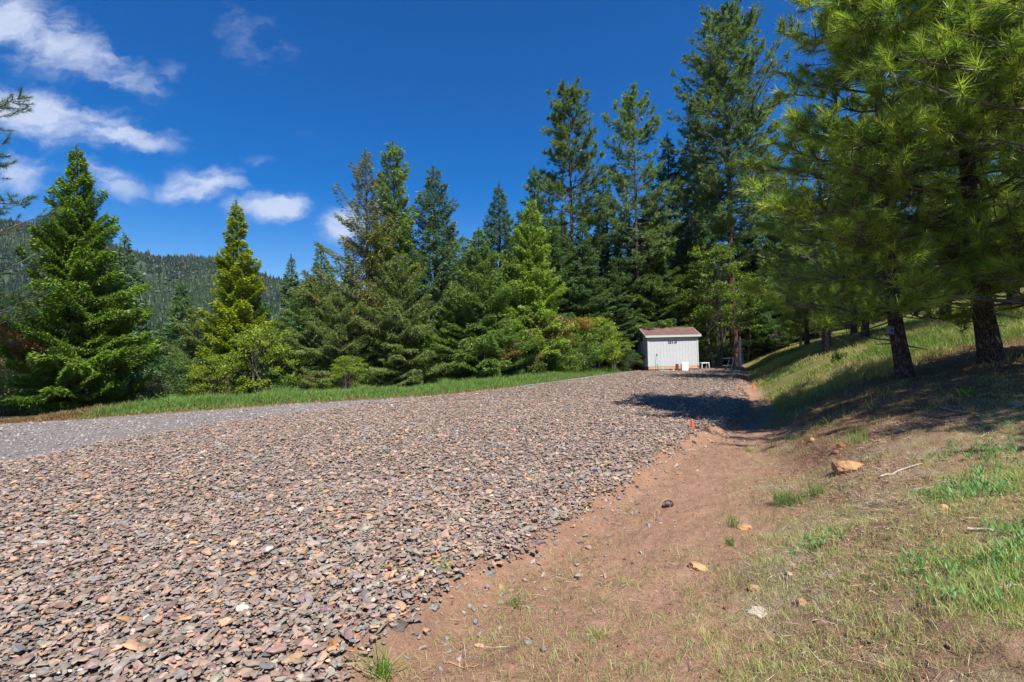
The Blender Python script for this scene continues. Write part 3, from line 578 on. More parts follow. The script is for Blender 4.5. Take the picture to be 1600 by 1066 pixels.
def pine_mesh(H, Rad, seed, n_br=60, n_sub=7, n_need=34, nl=.2, nw=.012, base=.35, color=(.035, .07, .02), color2=(.09, .14, .03), bark=None, tr=None, lean=(0, 0, 0),
              env=.6, buds=0, droop=(-.15, .9), lower=.25, per_m=None, tuft_r=.15, dead=0, sub_len=.38):
    rng = np.random.default_rng(seed); path = trunk_path(H, lean, rng, .015, 22); gt = Geo(); tt = np.clip(path[:, 2]/H, 0, 1); r0 = tr or H*.014
    lathe_path(gt, path, r0*(1-.92*tt)*(1+.3*np.exp(-tt*H/.35)), (.1, .09, .08), 14, .07, seed)
    whorl = max(int(n_br/5), 4); w = rng.integers(0, whorl, n_br)
    t = np.clip((w+rng.uniform(0, .35, n_br))/whorl, 0, 1); zb = H*(base+(1-base)*t*.97)
    az = rng.uniform(0, 2*np.pi, n_br)+w*1.1
    E = ((1-t)**env)*(lower+(1-lower)*sstep(0, .28, t))+.05
    L = Rad*E*rng.uniform(.6, 1.15, n_br)
    out = np.stack([np.cos(az), np.sin(az), np.zeros(n_br)], 1); side = np.stack([-np.sin(az), np.cos(az), np.zeros(n_br)], 1)
    a = droop[0]+(droop[1]-droop[0])*t**1.2+rng.normal(0, .12, n_br); b = .25+rng.normal(0, .1, n_br); kink = rng.normal(0, .22, n_br)
    bp = np.stack([np.interp(zb, path[:, 2], path[:, 0]), np.interp(zb, path[:, 2], path[:, 1]), zb], 1)
    def curve(s, i):
        return bp[i]+out[i]*(L[i]*s)[:, None]+side[i]*(L[i]*kink[i]*s*s+L[i]*.05*np.sin(s*7+i))[:, None]+np.array([0, 0, 1.])*(L[i]*(a[i]*s+b[i]*s*s+.03*np.sin(s*9+i*2)))[:, None]
    i = np.arange(n_br); S = np.linspace(0, 1, 7); rb = np.maximum(L*.014, .008)
    for s0, s1 in zip(S[:-1], S[1:]):
        segs(gt, curve(np.full(n_br, s0), i), curve(np.full(n_br, s1), i), rb*(1-.8*s0), rb*(1-.8*s1), (.13, .115, .105), 5, 1)
    ns = np.maximum((n_sub*(.35+.65*L/Rad)).astype(int), 2) if per_m is None else np.maximum((L*per_m).astype(int), 2)
    j = np.repeat(i, ns); k = len(j); s = 1-rng.uniform(0, .9, k)**1.1*.97; p0 = curve(s, j); sg = rng.choice([-1, 1], k)
    sl = L[j]*sub_len*(1.25-s)*rng.uniform(.4, 1.1, k)+.1
    d = nrm(out[j]*.7+side[j]*(sg*rng.uniform(.3, 1.1, k))[:, None]+np.stack([np.zeros(k), np.zeros(k), rng.uniform(-.15, .7, k)], 1))
    p1 = p0+d*sl[:, None]*.55; d2 = nrm(d+np.array([0, 0, .45])+rng.normal(0, .15, (k, 3))); p2 = p1+d2*sl[:, None]*.45
    segs(gt, p0, p1, .009, .007, (.08, .066, .055), 4, 1); segs(gt, p1, p2, .007, .005, (.1, .075, .05), 4, 1)
    # tufts: one at each end, one at branch tip
    tips = np.concatenate([p2, curve(np.ones(n_br), i), p1[::2]]); td = np.concatenate([d2, nrm(out+np.array([0, 0, .6])), d[::2]])
    K = len(tips); shade = rng.uniform(0, 1, K); idx = np.repeat(np.arange(K), n_need); m = len(idx)
    u = rng.uniform(0, 1, m); pos = tips[idx]-td[idx]*(u*tuft_r)[:, None]
    perp = nrm(rng.normal(size=(m, 3))); spread = .35+.85*u
    ts_ = rng.uniform(.6, 1.12, K); dd = td[idx]*.75+perp*spread[:, None]+np.array([0, 0, -.1]); f = np.clip(shade[idx]*.75+.25*rng.uniform(0, 1, m), 0, 1)[:, None]
    c = (np.array(color)*(1-f)+np.array(color2)*f)*(1+rng.normal(0, .14, (m, 1))); old = (rng.uniform(0, 1, (m, 1)) < .03); c = np.where(old, np.array([.22, .13, .05]), c)
    g = Geo(); needles(g, pos, dd, nl*ts_[idx]*rng.uniform(.65, 1.1, m), nw, np.clip(c*2.55, .003, .5), rng)
    if buds:
        q = rng.permutation(K)[:int(K*buds)]; segs(g, tips[q], tips[q]+nrm(td[q]*.3+np.array([0, 0, 1.]))*.06, .009, .004, (.42, .16, .05), 5, 0)
    if dead:
        zz = rng.uniform(.5, H*base*1.05, dead); aa = rng.uniform(0, 2*np.pi, dead); q0 = np.stack([np.interp(zz, path[:, 2], path[:, 0]), np.interp(zz, path[:, 2], path[:, 1]), zz], 1)
        segs(gt, q0, q0+np.stack([np.cos(aa), np.sin(aa), rng.uniform(-.5, .2, dead)], 1)*rng.uniform(.3, 1.3, dead)[:, None]*min(1, H/12), .018, .005, (.16, .14, .125), 4, 1)
    return gt.mesh('trunk', [bark or M_BARKP, M_TWIG]), g.mesh('crown', [M_NEEDLE]), H

def broad_mesh(H, Rad, seed, n_cl=60, per=70, color=(.08, .14, .02), color2=(.15, .22, .03), leaf=(.08, .05), spread=.22, stems=7, low=.15, accent=None, acc_frac=0, flat=1.0):
    rng = np.random.default_rng(seed); gt = Geo(); g = Geo()
    u = rng.normal(size=(n_cl, 3)); u = nrm(u)*(rng.uniform(.25, 1, n_cl)**.5)[:, None]; u[:, 2] = np.abs(u[:, 2])*1.0
    hz = low+(1-low)*(.15+.85*rng.uniform(0, 1, n_cl)); rad = Rad*np.sqrt(np.clip(1-((hz-.45)/.62)**2, .05, 1))
    a = rng.uniform(0, 2*np.pi, n_cl); rr = rad*rng.uniform(.2, 1, n_cl)**.6; cen = np.stack([np.cos(a)*rr, np.sin(a)*rr, hz*H], 1)
    st = rng.integers(0, stems, n_cl); sa = rng.uniform(0, 2*np.pi, stems); top = np.stack([np.cos(sa)*Rad*.35, np.sin(sa)*Rad*.35, H*rng.uniform(.45, .8, stems)], 1)
    bse = np.stack([np.cos(sa)*Rad*.08, np.sin(sa)*Rad*.08, np.full(stems, -.1)], 1); midp = (bse+top)*.5+rng.normal(0, Rad*.06, (stems, 3))
    segs(gt, bse, midp, .012*H+.006, .008*H+.004, (.12, .1, .085), 6, 1); segs(gt, midp, top, .008*H+.004, .005, (.12, .1, .085), 5, 1)
    org = midp[st]+(top[st]-midp[st])*rng.uniform(0, .9, n_cl)[:, None]; segs(gt, org, cen, .008, .004, (.13, .11, .09), 4, 1)
    i = np.repeat(np.arange(n_cl), per); k = len(i); sp = spread*Rad*rng.uniform(.6, 1.3, n_cl)
    p = cen[i]+nrm(rng.normal(size=(k, 3)))*(rng.uniform(0, 1, k)**.45*sp[i])[:, None]*np.array([1, 1, .55*flat])
    d = rng.normal(size=(k, 3)); d[:, 2] -= .3; nn = rng.normal(0, .6, (k, 3))+np.array([0, 0, 1.])
    f = np.clip(rng.uniform(0, 1, n_cl)[i]*.6+rng.uniform(0, 1, k)*.4, 0, 1)[:, None]; c = (np.array(color)*(1-f)+np.array(color2)*f)*(1+rng.normal(0, .14, (k, 1)))
    if accent is not None:
        m = (hz[i] > .72) & (rng.uniform(0, 1, n_cl)[i] < acc_frac) & (rng.uniform(0, 1, k) < .6); c[m] = np.array(accent)*(1+rng.normal(0, .15, (m.sum(), 1)))
    cards(g, p, d, nn, leaf[0]*rng.uniform(.6, 1.3, k), leaf[1]*rng.uniform(.7, 1.2, k), np.clip(c, .003, 1), 0, .5)
    return gt.mesh('stem', [M_BARKG, M_TWIG]), g.mesh('crown', [M_BROAD]), H

def place(kind, meshes, px, y, label, cat, pytop=None, py=None, group=None, rz=0.0, scale=None, x=None, sx=1.0, parts=('trunk', 'crown')):
    """stand a tree at depth y under photograph column px, scaled so that its top reaches row pytop"""
    if x is None: x, y = at_depth(px, y)
    z = gz(x, y); s = scale or 1.0
    if pytop is not None: s = height_to(pytop, px, y, z)/meshes[2]
    e = bpy.data.objects.new(kind, None); col.objects.link(e); e.location = (x, y, z); e.rotation_euler = (0, 0, rz); e.scale = (s*sx, s*sx, s)
    e.empty_display_size = .3
    for nme, me in zip(parts, meshes[:2]): link(nme, me, e)
    tag(e, label, cat, group); return e

CEDAR = dict(color=(.035, .075, .012), color2=(.11, .19, .022), droop=(-.1, 1.0), up=.12, wide=.3, env=.8, jag=.3)
FIRD = dict(color=(.022, .05, .024), color2=(.055, .1, .045), droop=(-.3, .8), wide=.34)
# far left
x, y, z = at_depth(122, 17)+(0,)
c1 = fir_mesh(9.6, 2.55, 11, n_br=300, per_m=190, base=.05, el=(.13, .055), color=(.02, .045, .010), color2=(.085, .145, .022), droop=(-.15, .9), up=.08, wide=.3, env=.92, jag=.35, gap=.4, bark=M_BARKR, round_low=.18, tr=.15)
place('cedar_tree', c1, 124, 17, 'large dark green cedar tree standing by the left edge of the gravel', 'tree', 232, sx=.87)
c2 = fir_mesh(10, 1.75, 12, n_br=280, per_m=150, base=.04, el=(.14, .06), **{**CEDAR, 'color': (.05, .085, .01), 'color2': (.17, .22, .02), 'env': .85})
place('cedar_tree', c2, 372, 23, 'slender yellow green cedar tree with a sharp top, alone against the hill', 'tree', 316)
p0 = pine_mesh(10, 2.9, 13, n_br=85, n_sub=26, n_need=46, nl=.17, nw=.009, base=.18, env=.45, color=(.015, .035, .02), color2=(.04, .08, .04), lower=.8)
place('pine_tree', p0, -196, 12.5, 'dark pine tree at the left edge of which only branch tips show', 'tree', -40, rz=.4)
f_small = fir_mesh(8, 1.9, 14, n_br=170, per_m=95, el=(.15, .055), color=(.03, .065, .03), color2=(.06, .12, .045), droop=(-.3, .7))
f_blue = fir_mesh(11, 2.2, 15, n_br=200, per_m=80, el=(.19, .07), color=(.035, .07, .05), color2=(.075, .13, .085), droop=(-.3, .6))
f_a = fir_mesh(13, 2.7, 16, n_br=230, per_m=90, el=(.19, .06), env=.8, **{k: v for k, v in FIRD.items()})
f_b = fir_mesh(14, 3.0, 17, n_br=200, per_m=85, el=(.2, .065), color=(.02, .045, .022), color2=(.045, .085, .035), droop=(-.35, .6), jag=.4, gap=.5)
f_c = fir_mesh(12, 2.9, 18, n_br=220, per_m=90, el=(.19, .06), color=(.028, .055, .018), color2=(.07, .115, .03), droop=(-.1, .8), up=.05, env=.9)
place('fir_tree', f_small, 285, 30, 'young green fir tree low in the gap between the two cedars', 'tree', 437)
place('fir_tree', f_blue, 196, 27, 'pale blue green fir tree peeking out behind the large cedar shoulder', 'tree', 366)
place('fir_tree', f_blue, 458, 36, 'small bluish fir tree with a thin pointed top right of the slender cedar', 'tree', 400, rz=1)
place('fir_tree', f_blue, 505, 34, 'bluish fir tree with a blunt top left of the tall brownish fir', 'tree', 385, rz=2.2, sx=1.3)
t4 = fir_mesh(13, 3.0, 19, n_br=170, per_m=85, el=(.17, .06), color=(.04, .06, .028), color2=(.085, .105, .045), droop=(-.25, 1.1), up=.1, jag=.5, gap=.8, brown=.14, env=.75, tr=.2)
place('fir_tree', t4, 577, 25, 'tall ragged brownish green fir tree with sparse upswept limbs', 'tree', 235)
t5 = fir_mesh(13, 1.5, 20, n_br=230, per_m=110, el=(.16, .06), color=(.05, .08, .03), color2=(.11, .16, .045), droop=(-.2, .9), up=.1, jag=.5, gap=.7, env=.45, tr=.18)
place('cedar_tree', t5, 621, 26, 'narrow light green cedar tree rising close right of the ragged fir', 'tree', 225)
t6 = fir_mesh(13, 3.1, 21, n_br=220, per_m=95, el=(.18, .06), color=(.03, .06, .04), color2=(.075, .125, .075), droop=(-.3, .85), up=.08, jag=.35, gap=.6, env=.72, tr=.22)
place('fir_tree', t6, 683, 27, 'full blue green fir tree with rounded shoulders in the middle of the row', 'tree', 262)
place('fir_tree', f_a, 785, 31, 'pointed green fir tree showing its tip right of the blue green fir', 'tree', 288)
t7 = fir_mesh(9, 3.1, 22, n_br=230, per_m=110, el=(.15, .055), color=(.026, .055, .018), color2=(.068, .115, .03), droop=(-.15, .9), up=.05, env=.85)
place('fir_tree', t7, 752, 24, 'broad young fir tree with feathery boughs reaching near the ground', 'tree', 358)
t8 = fir_mesh(11, 2.3, 23, n_br=250, per_m=115, el=(.16, .06), color=(.045, .08, .018), color2=(.12, .18, .04), droop=(-.1, 1.0), up=.1, env=.75)
place('cedar_tree', t8, 836, 27, 'yellow green conical cedar tree above the leafy shrubs', 'tree', 312)
place('fir_tree', f_b, 842, 34, 'dark fir tree behind the yellow green conical cedar', 'tree', 262, rz=1.7)
# the three tall pines
PN = dict(color=(.035, .06, .02), color2=(.1, .145, .045), bark=M_BARKR)
PN = dict(color=(.028, .05, .018), color2=(.078, .115, .036), bark=M_BARKR)
p9 = pine_mesh(19, 3.1, 31, n_br=150, n_sub=19, n_need=38, nl=.28, nw=.024, base=.3, env=.55, tr=.18, dead=30, **PN)
place('pine_tree', p9, 898, 34, 'tall pine tree with an open oval crown, left one of the tall pines', 'tree', 127)
p10 = pine_mesh(18.5, 2.9, 32, n_br=135, n_sub=18, n_need=36, nl=.28, nw=.024, base=.28, env=.5, tr=.16, dead=60, **{**PN, 'bark': M_BARKP})
place('pine_tree', p10, 1000, 33, 'thin pine tree with wispy gappy crown above the shed', 'tree', 141)
p12 = pine_mesh(24, 4.3, 33, n_br=240, n_sub=24, n_need=38, nl=.28, nw=.026, base=.36, env=.5, tr=.27, dead=50, lower=.5, **PN)
place('pine_tree', p12, 1147, 33, 'tallest pine tree with thick reddish trunk just right of the shed', 'tree', 13)
place('fir_tree', f_b, 955, 38, 'dark fir tree filling the gap between the left two tall pines', 'tree', 280, rz=.8)
t11 = fir_mesh(16, 3.4, 34, n_br=230, per_m=80, el=(.21, .07), color=(.025, .05, .03), color2=(.065, .105, .06), droop=(-.3, .7), jag=.35, gap=.5, tr=.22)
place('fir_tree', t11, 1052, 37, 'large grey green fir tree behind the shed roof', 'tree', 210)
place('fir_tree', f_b, 1092, 41, 'dark fir tree whose top pokes up left of the tallest pine crown', 'tree', 160, rz=2.9, sx=.8)
place('fir_tree', f_a, 1205, 39, 'dark fir tree right of the tallest pine crown', 'tree', 225, rz=.5, sx=1.1)
place('fir_tree', f_b, 1118, 44, 'dark fir tree directly behind the tallest pine trunk', 'tree', 250, rz=4.0, sx=1.1)
# infill of the forest wall
rng = np.random.default_rng(77)
fill = [(915, 31.6, 345), (962, 32.2, 400), (1022, 34.0, 300), (985, 34.5, 330), (868, 31, 350), (415, 30, 470), (468, 27, 455), (520, 29, 430), (548, 30, 400), (600, 33, 345), (640, 34, 330), (655, 30, 440), (705, 35, 360), (735, 37, 390), (800, 36, 380), (820, 40, 330), (870, 31, 400), (880, 42, 330),
        (915, 36, 400), (940, 43, 350), (975, 35, 400), (1015, 42, 330), (1030, 34, 380), (1080, 36, 370), (1170, 40, 330), (1190, 35, 420), (1235, 38, 290), (1265, 36, 330), (1300, 42, 300), (1340, 38, 330), (1390, 40, 310), (1440, 38, 330), (1500, 40, 320), (1560, 38, 300), (1610, 40, 300),
        (330, 34, 500), (380, 36, 520), (250, 36, 500), (210, 33, 480), (40, 30, 470), (-10, 26, 430), (80, 33, 480), (-80, 30, 420), (1680, 36, 300), (-160, 26, 420), (1750, 34, 290)]
LM = [(-300, 'left edge pine'), (60, 'large dark cedar'), (285, 'young fir in the gap'), (372, 'slender yellow green cedar'), (455, 'small bluish pointed fir'), (577, 'ragged brownish fir'), (621, 'narrow light green cedar'), (683, 'full blue green fir'),
      (785, 'pointed green fir'), (836, 'yellow green conical cedar'), (898, 'left tall pine'), (1000, 'thin wispy pine'), (1052, 'grey green fir behind the shed'), (1147, 'tallest pine'), (1293, 'slim dark pine on the bank'), (1390, 'box bearing pine'), (1530, 'thick trunked pine'), (1700, 'nearest pine'), (2200, 'edge of the picture')]
WORDS = ['shortest', 'second shortest', 'third shortest', 'fourth shortest', 'fifth shortest', 'sixth shortest']
cells = {}
for it in fill: cells.setdefault(sum(it[0] >= q[0] for q in LM)-1, []).append(it)
def fill_label(it):
    c = sum(it[0] >= q[0] for q in LM)-1; row = sorted(cells[c], key=lambda q: -q[2]); k = row.index(it)
    w = '' if len(row) == 1 else ('tallest ' if k == len(row)-1 else WORDS[k]+' ')
    return w+'back fir between '+LM[c][1]+' and '+LM[c+1][1]
for k, (px, dep, top) in enumerate(fill):
    m = (f_a, f_b, f_c, f_small, f_blue)[(k*7+3) % 3 if px > 560 else (k*3) % 5]
    place('fir_tree', m, px, dep, fill_label((px, dep, top)), 'tree', top, group='firs filling the forest wall', rz=rng.uniform(0, 6), sx=rng.uniform(1.0, 1.35))
# olive bushy firs in front left-centre
t_ol = fir_mesh(8, 2.6, 41, n_br=170, per_m=100, el=(.14, .055), color=(.034, .06, .024), color2=(.08, .118, .04), droop=(-.2, .7), env=.6, jag=.5, gap=.5, brown=.02)
place('fir_tree', t_ol, 488, 23, 'bushy olive green fir tree with a rounded top beside the slender cedar', 'tree', 432, sx=.95)
place('fir_tree', t_ol, 530, 22, 'leaning olive green fir tree at the foot of the ragged tall fir', 'tree', 455, rz=2.0, sx=.9)
place('fir_tree', t_ol, 625, 22, 'wide drooping green fir tree below the narrow light green cedar', 'tree', 400, rz=4.0, sx=.9)
place('fir_tree', t_ol, 310, 24, 'grey green bushy fir tree between the large cedar and the slender cedar', 'tree', 480, rz=1.0, sx=.9)
place('fir_tree', f_c, 700, 23.5, 'mid green fir tree at the foot of the full blue green fir', 'tree', 450, rz=3.0, sx=.8)
# broadleaf
b_yel = broad_mesh(3.0, 1.4, 51, n_cl=90, per=95, color=(.11, .17, .015), color2=(.26, .33, .03), leaf=(.075, .055), spread=.2)
b_grn = broad_mesh(2.6, 1.7, 52, n_cl=120, per=100, color=(.07, .13, .018), color2=(.18, .27, .04), leaf=(.07, .05), spread=.2, accent=(.42, .11, .06), acc_frac=.35)
b_drk = broad_mesh(1.8, 1.2, 53, n_cl=80, per=90, color=(.035, .075, .018), color2=(.1, .18, .035), leaf=(.06, .04), spread=.22)
b_tan = broad_mesh(2.2, 1.4, 54, n_cl=90, per=80, color=(.075, .11, .025), color2=(.18, .22, .06), leaf=(.06, .045), spread=.22, accent=(.36, .2, .13), acc_frac=.7)
b_map = broad_mesh(7.0, 1.9, 55, n_cl=110, per=80, color=(.07, .13, .012), color2=(.2, .27, .03), leaf=(.11, .085), spread=.26, stems=4, low=.2, flat=.6)
PS = ('stem', 'crown')
place('maple_tree', b_map, 1120, 32.2, 'slender yellow green maple tree in front of the tallest pine trunk', 'tree', 385, parts=PS)
place('maple_tree', b_map, 1165, 35, 'small pale green maple tree right of the tallest pine trunk', 'tree', 430, rz=2, parts=PS)
place('maple_tree', b_map, 800, 30, 'bright green maple showing between two conifers', 'tree', 400, rz=1, sx=.6, parts=PS)
for px, y_, top, m, lab, rz in (
    (412, 21, 515, b_yel, 'bright yellow green shrub at the foot of the slender cedar', 0),
    (345, 21, 556, b_yel, 'spindly yellow green shrub left of the slender cedar foot', 2),
    (448, 22, 545, b_drk, 'low green shrub just right of the bright yellow green shrub', 1),
    (545, 20.3, 558, b_yel, 'fresh green shrub on the verge below the ragged fir', 4),
    (500, 21.5, 580, b_tan, 'twiggy olive shrub beside the fresh green verge shrub', 1),
    (590, 21.2, 588, b_drk, 'low dark green shrub below the narrow cedar', 3),
    (640, 22.3, 572, b_tan, 'greyish leafy shrub below the full blue green fir', 5),
    (672, 22.5, 590, b_drk, 'small bramble shrub on the verge in the middle', 2.2),
    (720, 23.5, 556, b_drk, 'dense dark green shrub under the broad young fir', 0.6),
    (775, 24.2, 580, b_drk, 'low dark shrub left of the leafy shrub bank', 4.4),
    (812, 25.0, 535, b_tan, 'pale leafed shrub with pink tinted tips, left in the shrub bank', .3),
    (835, 26.8, 495, b_tan, 'tall shrub with withered pinkish leaves behind the shrub bank', 3.3),
    (862, 26.6, 520, b_grn, 'rounded mid green shrub in the middle of the shrub bank', 1.3),
    (893, 28.2, 495, b_grn, 'glossy shrub with red new leaves on its top', 2.6),
    (930, 28.6, 498, b_yel, 'large bright yellow green shrub left of the shed', 1.1),
    (955, 29.5, 520, b_yel, 'yellow green shrub leaning towards the shed', 5.1),
    (978, 30.2, 545, b_drk, 'low dark green shrub touching the shed side', 3.9),
    (905, 27.3, 540, b_drk, 'dark low shrub in front of the red tipped shrub', .9),
    (1115, 33, 530, b_drk, 'dark glossy shrub behind the broken white chair', 1.9),
    (1180, 35, 520, b_drk, 'shaded shrub behind the white post', 4.9),
    (1215, 34, 500, b_drk, 'dark shrub at the foot of the grassy bank', 2.9),
    (1010, 36.5, 500, b_drk, 'dark shrub rising behind the shed', 2.2),
    (1330, 27, 478, b_tan, 'pale dry shrub on the bank behind the grey trunk', 2.0),
    (1255, 30, 470, b_yel, 'leafy green shrub where the bank meets the forest', 2.5),
    (1290, 33, 450, b_grn, 'tall green shrub in the shade behind the bank', 3.5),
    (232, 20.5, 560, b_drk, 'dark green shrub right of the large cedar trunk', 3.0),
    (55, 20, 590, b_drk, 'dark shrub at the left edge below the large cedar', 1.0),
    (12, 19, 545, b_tan, 'rusty leaved shrub at the left edge of the picture', 0.0),
):
    place('shrub', m, px, y_, lab, 'shrub', top, rz=rz, parts=PS)
# near pines on the bank
NP = dict(color=(.04, .075, .012), color2=(.16, .2, .03), bark=M_BARKP)
pA = pine_mesh(8.2, 2.55, 61, n_br=105, n_sub=24, n_need=44, nl=.23, nw=.011, base=.15, env=.6, tr=.125, lean=(-.3, 0, -.01), lower=.85, buds=.22, droop=(-.2, .8), dead=6, **NP)
xA, yA = 7.35, 9.0
def pine_at(meshes, x, y, label, rz=0.0, s=1.0): return place('pine_tree', meshes, 0, y, label, 'tree', x=x, rz=rz, scale=s)
ax, ay, az_ = on_ground(1417, 592); pine_at(pA, ax, ay, 'pine tree with dark leaning trunk and small box nailed to it')
bx_, by_, bz_ = on_ground(1552, 566)
pB = pine_mesh(9.2, 2.9, 62, n_br=95, n_sub=23, n_need=44, nl=.24, nw=.011, base=.16, env=.42, tr=.16, lean=(-.25, 0, -.02), lower=.85, buds=.22, droop=(-.15, .8), dead=8, **NP)
pine_at(pB, bx_, by_, 'thick trunked pine tree on the needle carpet near the right edge')
cx_, cy_, cz_ = on_ground(1293, 551)
pC = pine_mesh(9.5, 2.9, 63, n_br=95, n_sub=20, n_need=44, nl=.23, nw=.012, base=.2, env=.45, tr=.15, lean=(-.1, 0, 0), lower=.8, dead=8, color=(.035, .065, .012), color2=(.12, .16, .025))
pine_at(pC, cx_, cy_, 'slim dark trunked pine tree on the grassy bank')
dx_, dy_, dz_ = on_ground(1351, 531)
pine_at(pC, dx_, dy_, 'pine tree with pale grey trunk on the upper bank', 2.3, .95)
pE = pine_mesh(8.5, 3.2, 64, n_br=85, n_sub=19, n_need=62, nl=.28, nw=.008, base=.13, env=.4, tr=.18, lower=.9, buds=.3, droop=(-.12, .75), **NP)
pine_at(pE, 8.3, 6.2, 'nearest pine tree whose branches reach in from the right edge', 1.2)
for k, (px, y_, top, rz) in enumerate(((1262, 27, 330, 1), (1400, 24, 150, 3), (1480, 20, 60, 4), (1590, 18, -20, 5), (1335, 25, 240, 2), (1680, 14, -200, 0))):
    place('pine_tree', pC, px, y_, ('pine tree deep in shade at the far end of the bank', 'pine tree behind the box bearing pine', 'pine tree seen between the two large pine trunks', 'pine tree up the slope behind the thick trunked pine', 'pine tree behind the slim dark trunk on the bank', 'pine tree outside the right edge up the slope')[k], 'tree', top, rz=rz)
pine_at(pB, 7.8, 3.2, 'pine tree standing beyond the right edge that shades the needle carpet', 2.0, .85)
pine_at(pA, 10.6, 5.0, 'small pine tree up the slope beyond the right edge', 4.0, .85)
# stump-like rocks and leftover trunks omitted; bird box on the leaning pine
def build_box():
    g = Geo(); boxg(g, -.07, .07, -.06, .06, -.11, .1, lin(120, 128, 134)); e = bpy.data.objects.new('bird_box', None); col.objects.link(e)
    m = mat_solid('weathered box', lin(120, 130, 138), .7, 12, .25)
    x, y = ax-.30, ay-.1; z = EYE+ray(1391, 516)[2]*y; x = ray(1391, 516)[0]*y
    e.location = (x, y, z); e.rotation_euler = (0, .1, .1); e.scale = (.62, .62, .7)
    g.build('body', m, e); g = Geo(); boxg(g, -.085, .085, -.085, .07, .101, .115); g.build('lid', mat_solid('box lid', (.03, .03, .035), .7), e)
    g = Geo(); boxg(g, -.085, .085, -.085, .07, -.126, -.111); g.build('shelf', mat_solid('box shelf', (.04, .04, .04), .7), e)
    g = Geo(); th = np.arange(12)*math.pi/6; v = [(.03*math.cos(a), -.062, .03*math.sin(a)) for a in th]+[(0, -.062, 0)]; g.add(v, [(k, (k+1) % 12, 12) for k in range(12)]); g.build('hole_shade_disc', mat_solid('painted hole shade', (.01, .01, .01), .9), e)  # nothing is cut; a near-black disc stands for the shade inside the entrance
    g = Geo(); boxg(g, .071, .3, .0, .03, -.03, .03); g.build('bracket', mat_solid('bracket', (.03, .03, .03), .7), e)
    tag(e, 'small grey box fixed to the left side of the leaning pine trunk', 'bird box')
build_box()

